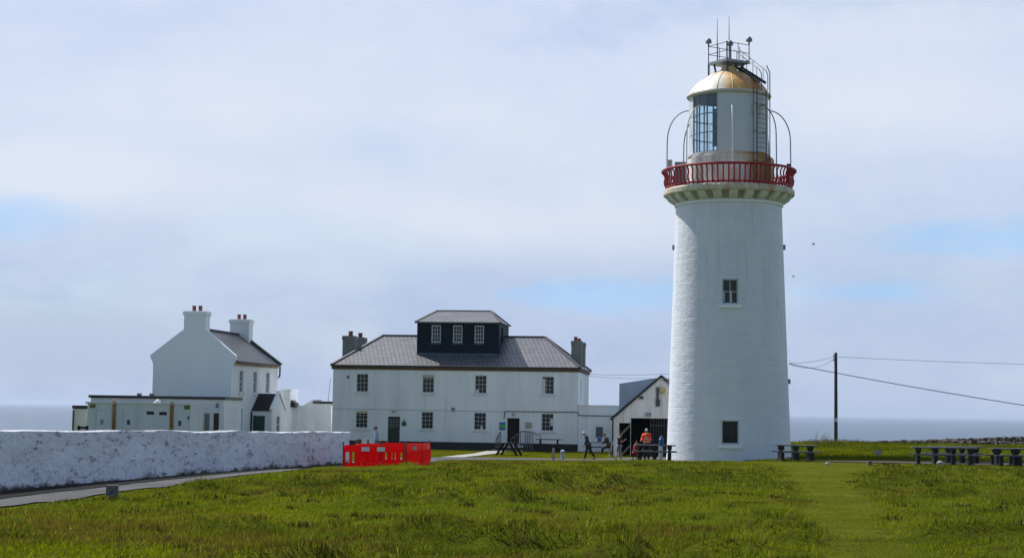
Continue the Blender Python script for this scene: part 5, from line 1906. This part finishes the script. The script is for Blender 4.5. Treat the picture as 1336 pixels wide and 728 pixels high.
    if vest:
        verts, edges, rad = [], [], []
        b = .044
        p0 = add(J['pel'] + V(0, 0, .02), kk(.145 + b, .11 + b)); p1 = add(J['waist'], kk(.135 + b, .10 + b), p0); p2 = add(J['chest'], kk(.16 + b, .115 + b), p1)
        p3 = add(J['shc'] + V(0, 0, .0), kk(.14 + b, .09 + b), p2)
        for nm in ('r', 'l'): add(J['shc'].lerp(J['sh' + nm], .7) + V(0, 0, .02), kk(.085), p3)
        skin('hi_vis_vest', verts, edges, rad, orange_c, t, 1)
        m = MB()
        z0 = Vector(J['waist']); 
        for zz in (.10, .28):
            c = J['pel'].lerp(J['shc'], zz * 2)
            m.M = Matrix.Translation(c) @ Matrix.Diagonal((1, .76, 1, 1))
            m.lathe([(.196 * k, -.018 * k), (.199 * k, 0), (.196 * k, .018 * k)], 20)
        m.build('reflective_band', M['white_board'], t, True)
    return t


WH = simple('white_hair', (.62, .62, .60), .8); DKH = simple('dark_hair', (.03, .022, .016), .8)
navy_c, black_c, red_c = cloth('navy_cloth', (.018, .03, .09)), cloth('black_cloth', (.012, .013, .016)), cloth('red_cloth', (.50, .02, .02))
orange_c, denim_c, blue_c = cloth('orange_hi_vis', (1.0, .22, .05)), cloth('denim_cloth', (.13, .19, .25)), cloth('pale_blue_cloth', (.30, .37, .48))
bshoe = cloth('black_shoe', (.015, .014, .014))

p = at(767, 600, 98.5)
person('white haired man in navy jacket striding left along the path', (p.x, p.y, g1(p.x, p.y)), R(97), 1.66, R(14), [(R(14), R(4)), (R(-26), R(10))], [(R(-12), R(6), R(14)), (R(8), R(6), R(16))], navy_c, black_c, WH, bshoe, R(22))
p = at(794, 597, 111.3)
person('person in black with dark cap seated at the grey table by the link building', (p.x, p.y - .35, -.38), R(75), 1.78, R(18), [(R(84), R(84)), (R(78), R(80))], [(R(22), R(8), R(62)), (R(16), R(8), R(70))], black_c, black_c, simple('black_cap', (.015, .016, .02), .8), bshoe, R(18), seat=True, cap=True)
p = at(807.5, 600, 99.5)
person('woman with dark hair in black top and grey shorts walking by the shed', (p.x, p.y, g1(p.x, p.y)), R(-70), 1.58, R(4), [(R(8), R(2)), (R(-10), R(8))], [(R(6), R(6), R(118)), (R(2), R(8), R(50))], black_c, denim_c, DKH, bshoe, R(10), sleeves=False, short=True)
p = at(827.5, 597, 97.2)
person('child in red top and trousers sitting at the table end', (p.x, p.y, g1(p.x, p.y) - .20), R(-80), 1.36, R(10), [(R(60), R(70)), (R(50), R(62))], [(R(45), R(8), R(30)), (R(38), R(8), R(40))], red_c, red_c, DKH, bshoe, R(8), seat=True)
p = at(843.5, 600, 97.0)
person('white haired person in orange hi vis jacket standing behind the picnic table', (p.x, p.y, g1(p.x, p.y) + .02), R(165), 1.78, R(2), [(R(2), R(2)), (R(-2), R(2))], [(R(18), R(10), R(62)), (R(14), R(10), R(70))], cloth('orange_red_cloth', (.88, .06, .025)), black_c, WH, bshoe, R(16), vest=True)
p = at(491, 600, 92)
person('person in pale blue shirt and dark cap standing behind the red barriers', (p.x, p.y, g1(p.x, p.y)), R(95), 1.72, R(3), [(R(4), R(2)), (R(-4), R(3))], [(R(-4), R(5), R(12)), (R(6), R(5), R(14))], blue_c, denim_c, simple('dark_cap', (.03, .03, .035), .8), bshoe, R(6), cap=True)
# chair under the red child and bench under the person in black exist as table benches; a stool for the child
t = thing('stool', 'low dark stool under the child in red', 'stool', (at(827, 600, 97.2).x + .02, 97.2, g1(at(827, 600, 97.2).x, 97.2)))
MB().lathe([(0, .40), (.17, .40), (.17, .44), (0, .44)], 14).build('seat', M['old_wood'], t)
for k in range(3):
    a_ = k * 2.094
    MB().tube([(.15 * math.cos(a_), .15 * math.sin(a_), 0), (.1 * math.cos(a_), .1 * math.sin(a_), .40)], .02, 6).build('leg', M['old_wood'], t)

# ------------------------------------------------------------------ sky and sun
SAZ, SEL = R(-47), R(50)
Sdir = Vector((math.sin(SAZ) * math.cos(SEL), math.cos(SAZ) * math.cos(SEL), math.sin(SEL)))
sun = bpy.data.lights.new('sun', 'SUN')
sun.energy = 4.8; sun.angle = R(.55); sun.color = (1, .965, .915)
so = bpy.data.objects.new('sun', sun); C.objects.link(so)
so.rotation_euler = (-Sdir).to_track_quat('-Z', 'Y').to_euler()
so.location = (-40, 60, 60)

wd = bpy.data.worlds.new('World'); scene.world = wd
wd.use_nodes = True
nt = wd.node_tree
bg = nt.nodes['Background']
STR = .10
bg.inputs['Strength'].default_value = STR
sky = N(nt, 'ShaderNodeTexSky'); sky.sky_type = 'NISHITA'; sky.sun_disc = False
sky.sun_elevation = SEL; sky.sun_rotation = SAZ; sky.altitude = 60; sky.air_density = 1.0; sky.dust_density = .4; sky.ozone_density = 2.0
tc = N(nt, 'ShaderNodeTexCoord')
sx = N(nt, 'ShaderNodeSeparateXYZ'); L(nt, tc.outputs['Generated'], sx.inputs[0])
zc = mathn(nt, 'MAXIMUM', sx.outputs[2], 0.0)
den = mathn(nt, 'ADD', zc, .16)
cb = N(nt, 'ShaderNodeCombineXYZ')
L(nt, mathn(nt, 'DIVIDE', sx.outputs[0], den), cb.inputs[0]); L(nt, mathn(nt, 'DIVIDE', sx.outputs[1], den), cb.inputs[1])
v1 = mapping(nt, cb.outputs[0], (.55, 1.0, 1), (3.1, 1.7, 0))
n1 = noise(nt, mapping(nt, tc.outputs['Generated'], (1, 1, 2.0), (3.1, 1.7, 0)), 4.5, 9, .6)
n2 = noise(nt, mapping(nt, tc.outputs['Generated'], (1, 1, 2.4), (7.3, 2.2, 0)), 9.0, 6, .5)
n3 = noise(nt, mapping(nt, cb.outputs[0], (.35, .6, 1), (1.2, 9.4, 0)), 1.0, 4, .5)
dens = mathn(nt, 'ADD', mathn(nt, 'MULTIPLY', n1, .65), mathn(nt, 'MULTIPLY', n2, .35))
fac = ramp(nt, dens, [(.34, .55), (.48, .95)])
# cloud brightness: whiter banks and lavender-grey veils
shade = ramp(nt, mathn(nt, 'ADD', mathn(nt, 'MULTIPLY', n3, .6), mathn(nt, 'MULTIPLY', n1, .4)), [(.38, (.43, .525, .73)), (.50, (.53, .61, .79)), (.62, (.63, .69, .80))])
low = ramp(nt, zc, [(0.0, 1), (.045, .85), (.17, 0)])
shade = mixcol(nt, mathn(nt, 'MULTIPLY', low, .9), shade, (.335, .43, .63))
# a broad whiter bank and a few blue windows in the veil
az = mathn(nt, 'ARCTAN2', sx.outputs[0], sx.outputs[1])
wn = noise(nt, mapping(nt, tc.outputs['Generated'], (1, 1, 2.6), (4.4, 5.1, 0)), 8.0, 9, .6)
def blob(u, v, su, sv):
    a0, e0 = (u - 668) / FPX, (534.6 + .0154 * (u - 668) - v) / FPX
    da = mathn(nt, 'MULTIPLY', mathn(nt, 'SUBTRACT', az, a0), FPX / su)
    de = mathn(nt, 'MULTIPLY', mathn(nt, 'SUBTRACT', sx.outputs[2], e0), FPX / sv)
    q = mathn(nt, 'ADD', mathn(nt, 'MULTIPLY', da, da), mathn(nt, 'MULTIPLY', de, de))
    return mathn(nt, 'EXPONENT', mathn(nt, 'MULTIPLY', q, -1.0))
def total(lst):
    o = lst[0]
    for b_ in lst[1:]: o = mathn(nt, 'ADD', o, b_)
    return o
gaps = total([blob(20, 300, 110, 34), blob(790, 385, 190, 30), blob(1270, 325, 190, 34), blob(1130, 385, 150, 26), blob(-250, 180, 160, 60), blob(1600, 200, 200, 80), blob(620, 470, 150, 22)])
gaps = ramp(nt, mathn(nt, 'ADD', gaps, mathn(nt, 'MULTIPLY', mathn(nt, 'SUBTRACT', wn, .5), 2.6)), [(.42, 0), (1.05, 1)])
bank = total([blob(250, 150, 330, 90), blob(60, 240, 200, 40), blob(650, 290, 330, 60), blob(1180, 60, 300, 120)])
bank = mathn(nt, 'MULTIPLY', ramp(nt, mathn(nt, 'ADD', mathn(nt, 'MULTIPLY', bank, .8), mathn(nt, 'SUBTRACT', wn, .5)), [(.15, 0), (.9, 1)]), .8)
shade = mixcol(nt, bank, shade, (.66, .71, .815))
shade = mixcol(nt, mathn(nt, 'MULTIPLY', gaps, .75), shade, (.30, .53, .84))
sc10 = N(nt, 'ShaderNodeVectorMath', operation='SCALE'); sc10.inputs['Scale'].default_value = 1 / STR
L(nt, shade, sc10.inputs[0])
# the cloud veil lies over the sea ahead; the sky inland behind the viewer is clear and deep blue
ahead = ramp(nt, mathn(nt, 'ADD', mathn(nt, 'MULTIPLY', sx.outputs[1], .5), .5), [(.42, .06), (.80, 1)])
wisp = noise(nt, mapping(nt, tc.outputs['Generated'], (1, 1, 1.7), (1.4, 3.3, 0)), 8.0, 9, .6)
shade = mixcol(nt, ramp(nt, wisp, [(.38, 0), (.70, .38)]), shade, (.67, .725, .83))
L(nt, shade, sc10.inputs[0])
fac2 = mathn(nt, 'MULTIPLY', mathn(nt, 'MAXIMUM', fac, mathn(nt, 'MULTIPLY', low, .95)), ahead)
L(nt, mixcol(nt, fac2, sky.outputs[0], sc10.outputs[0]), bg.inputs['Color'])

# ------------------------------------------------------------------ sea haze
mb = MB().box(-61000, 61000, -61000, 61000, -48, 45)
hz = mb.build('haze', bpy.data.materials.new('sea_haze'))
hz['kind'] = 'stuff'
hm_ = hz.data.materials[0]; hm_.use_nodes = True
nt = hm_.node_tree
for n_ in list(nt.nodes):
    if n_.type != 'OUTPUT_MATERIAL': nt.nodes.remove(n_)
pv = N(nt, 'ShaderNodeVolumePrincipled'); pv.inputs['Color'].default_value = (.66, .78, .97, 1); pv.inputs['Density'].default_value = 4.2e-5
pv.inputs['Anisotropy'].default_value = .2
L(nt, pv.outputs[0], nt.nodes['Material Output'].inputs['Volume'])

# ------------------------------------------------------------------ render settings
vs_ = scene.view_settings
vs_.view_transform = 'Standard'; vs_.look = 'None'; vs_.exposure = .20; vs_.gamma = 1
vs_.use_curve_mapping = False
scene.render.engine = 'CYCLES'
scene.cycles.max_bounces = 8
scene.cycles.diffuse_bounces = 3
scene.cycles.use_denoising = True
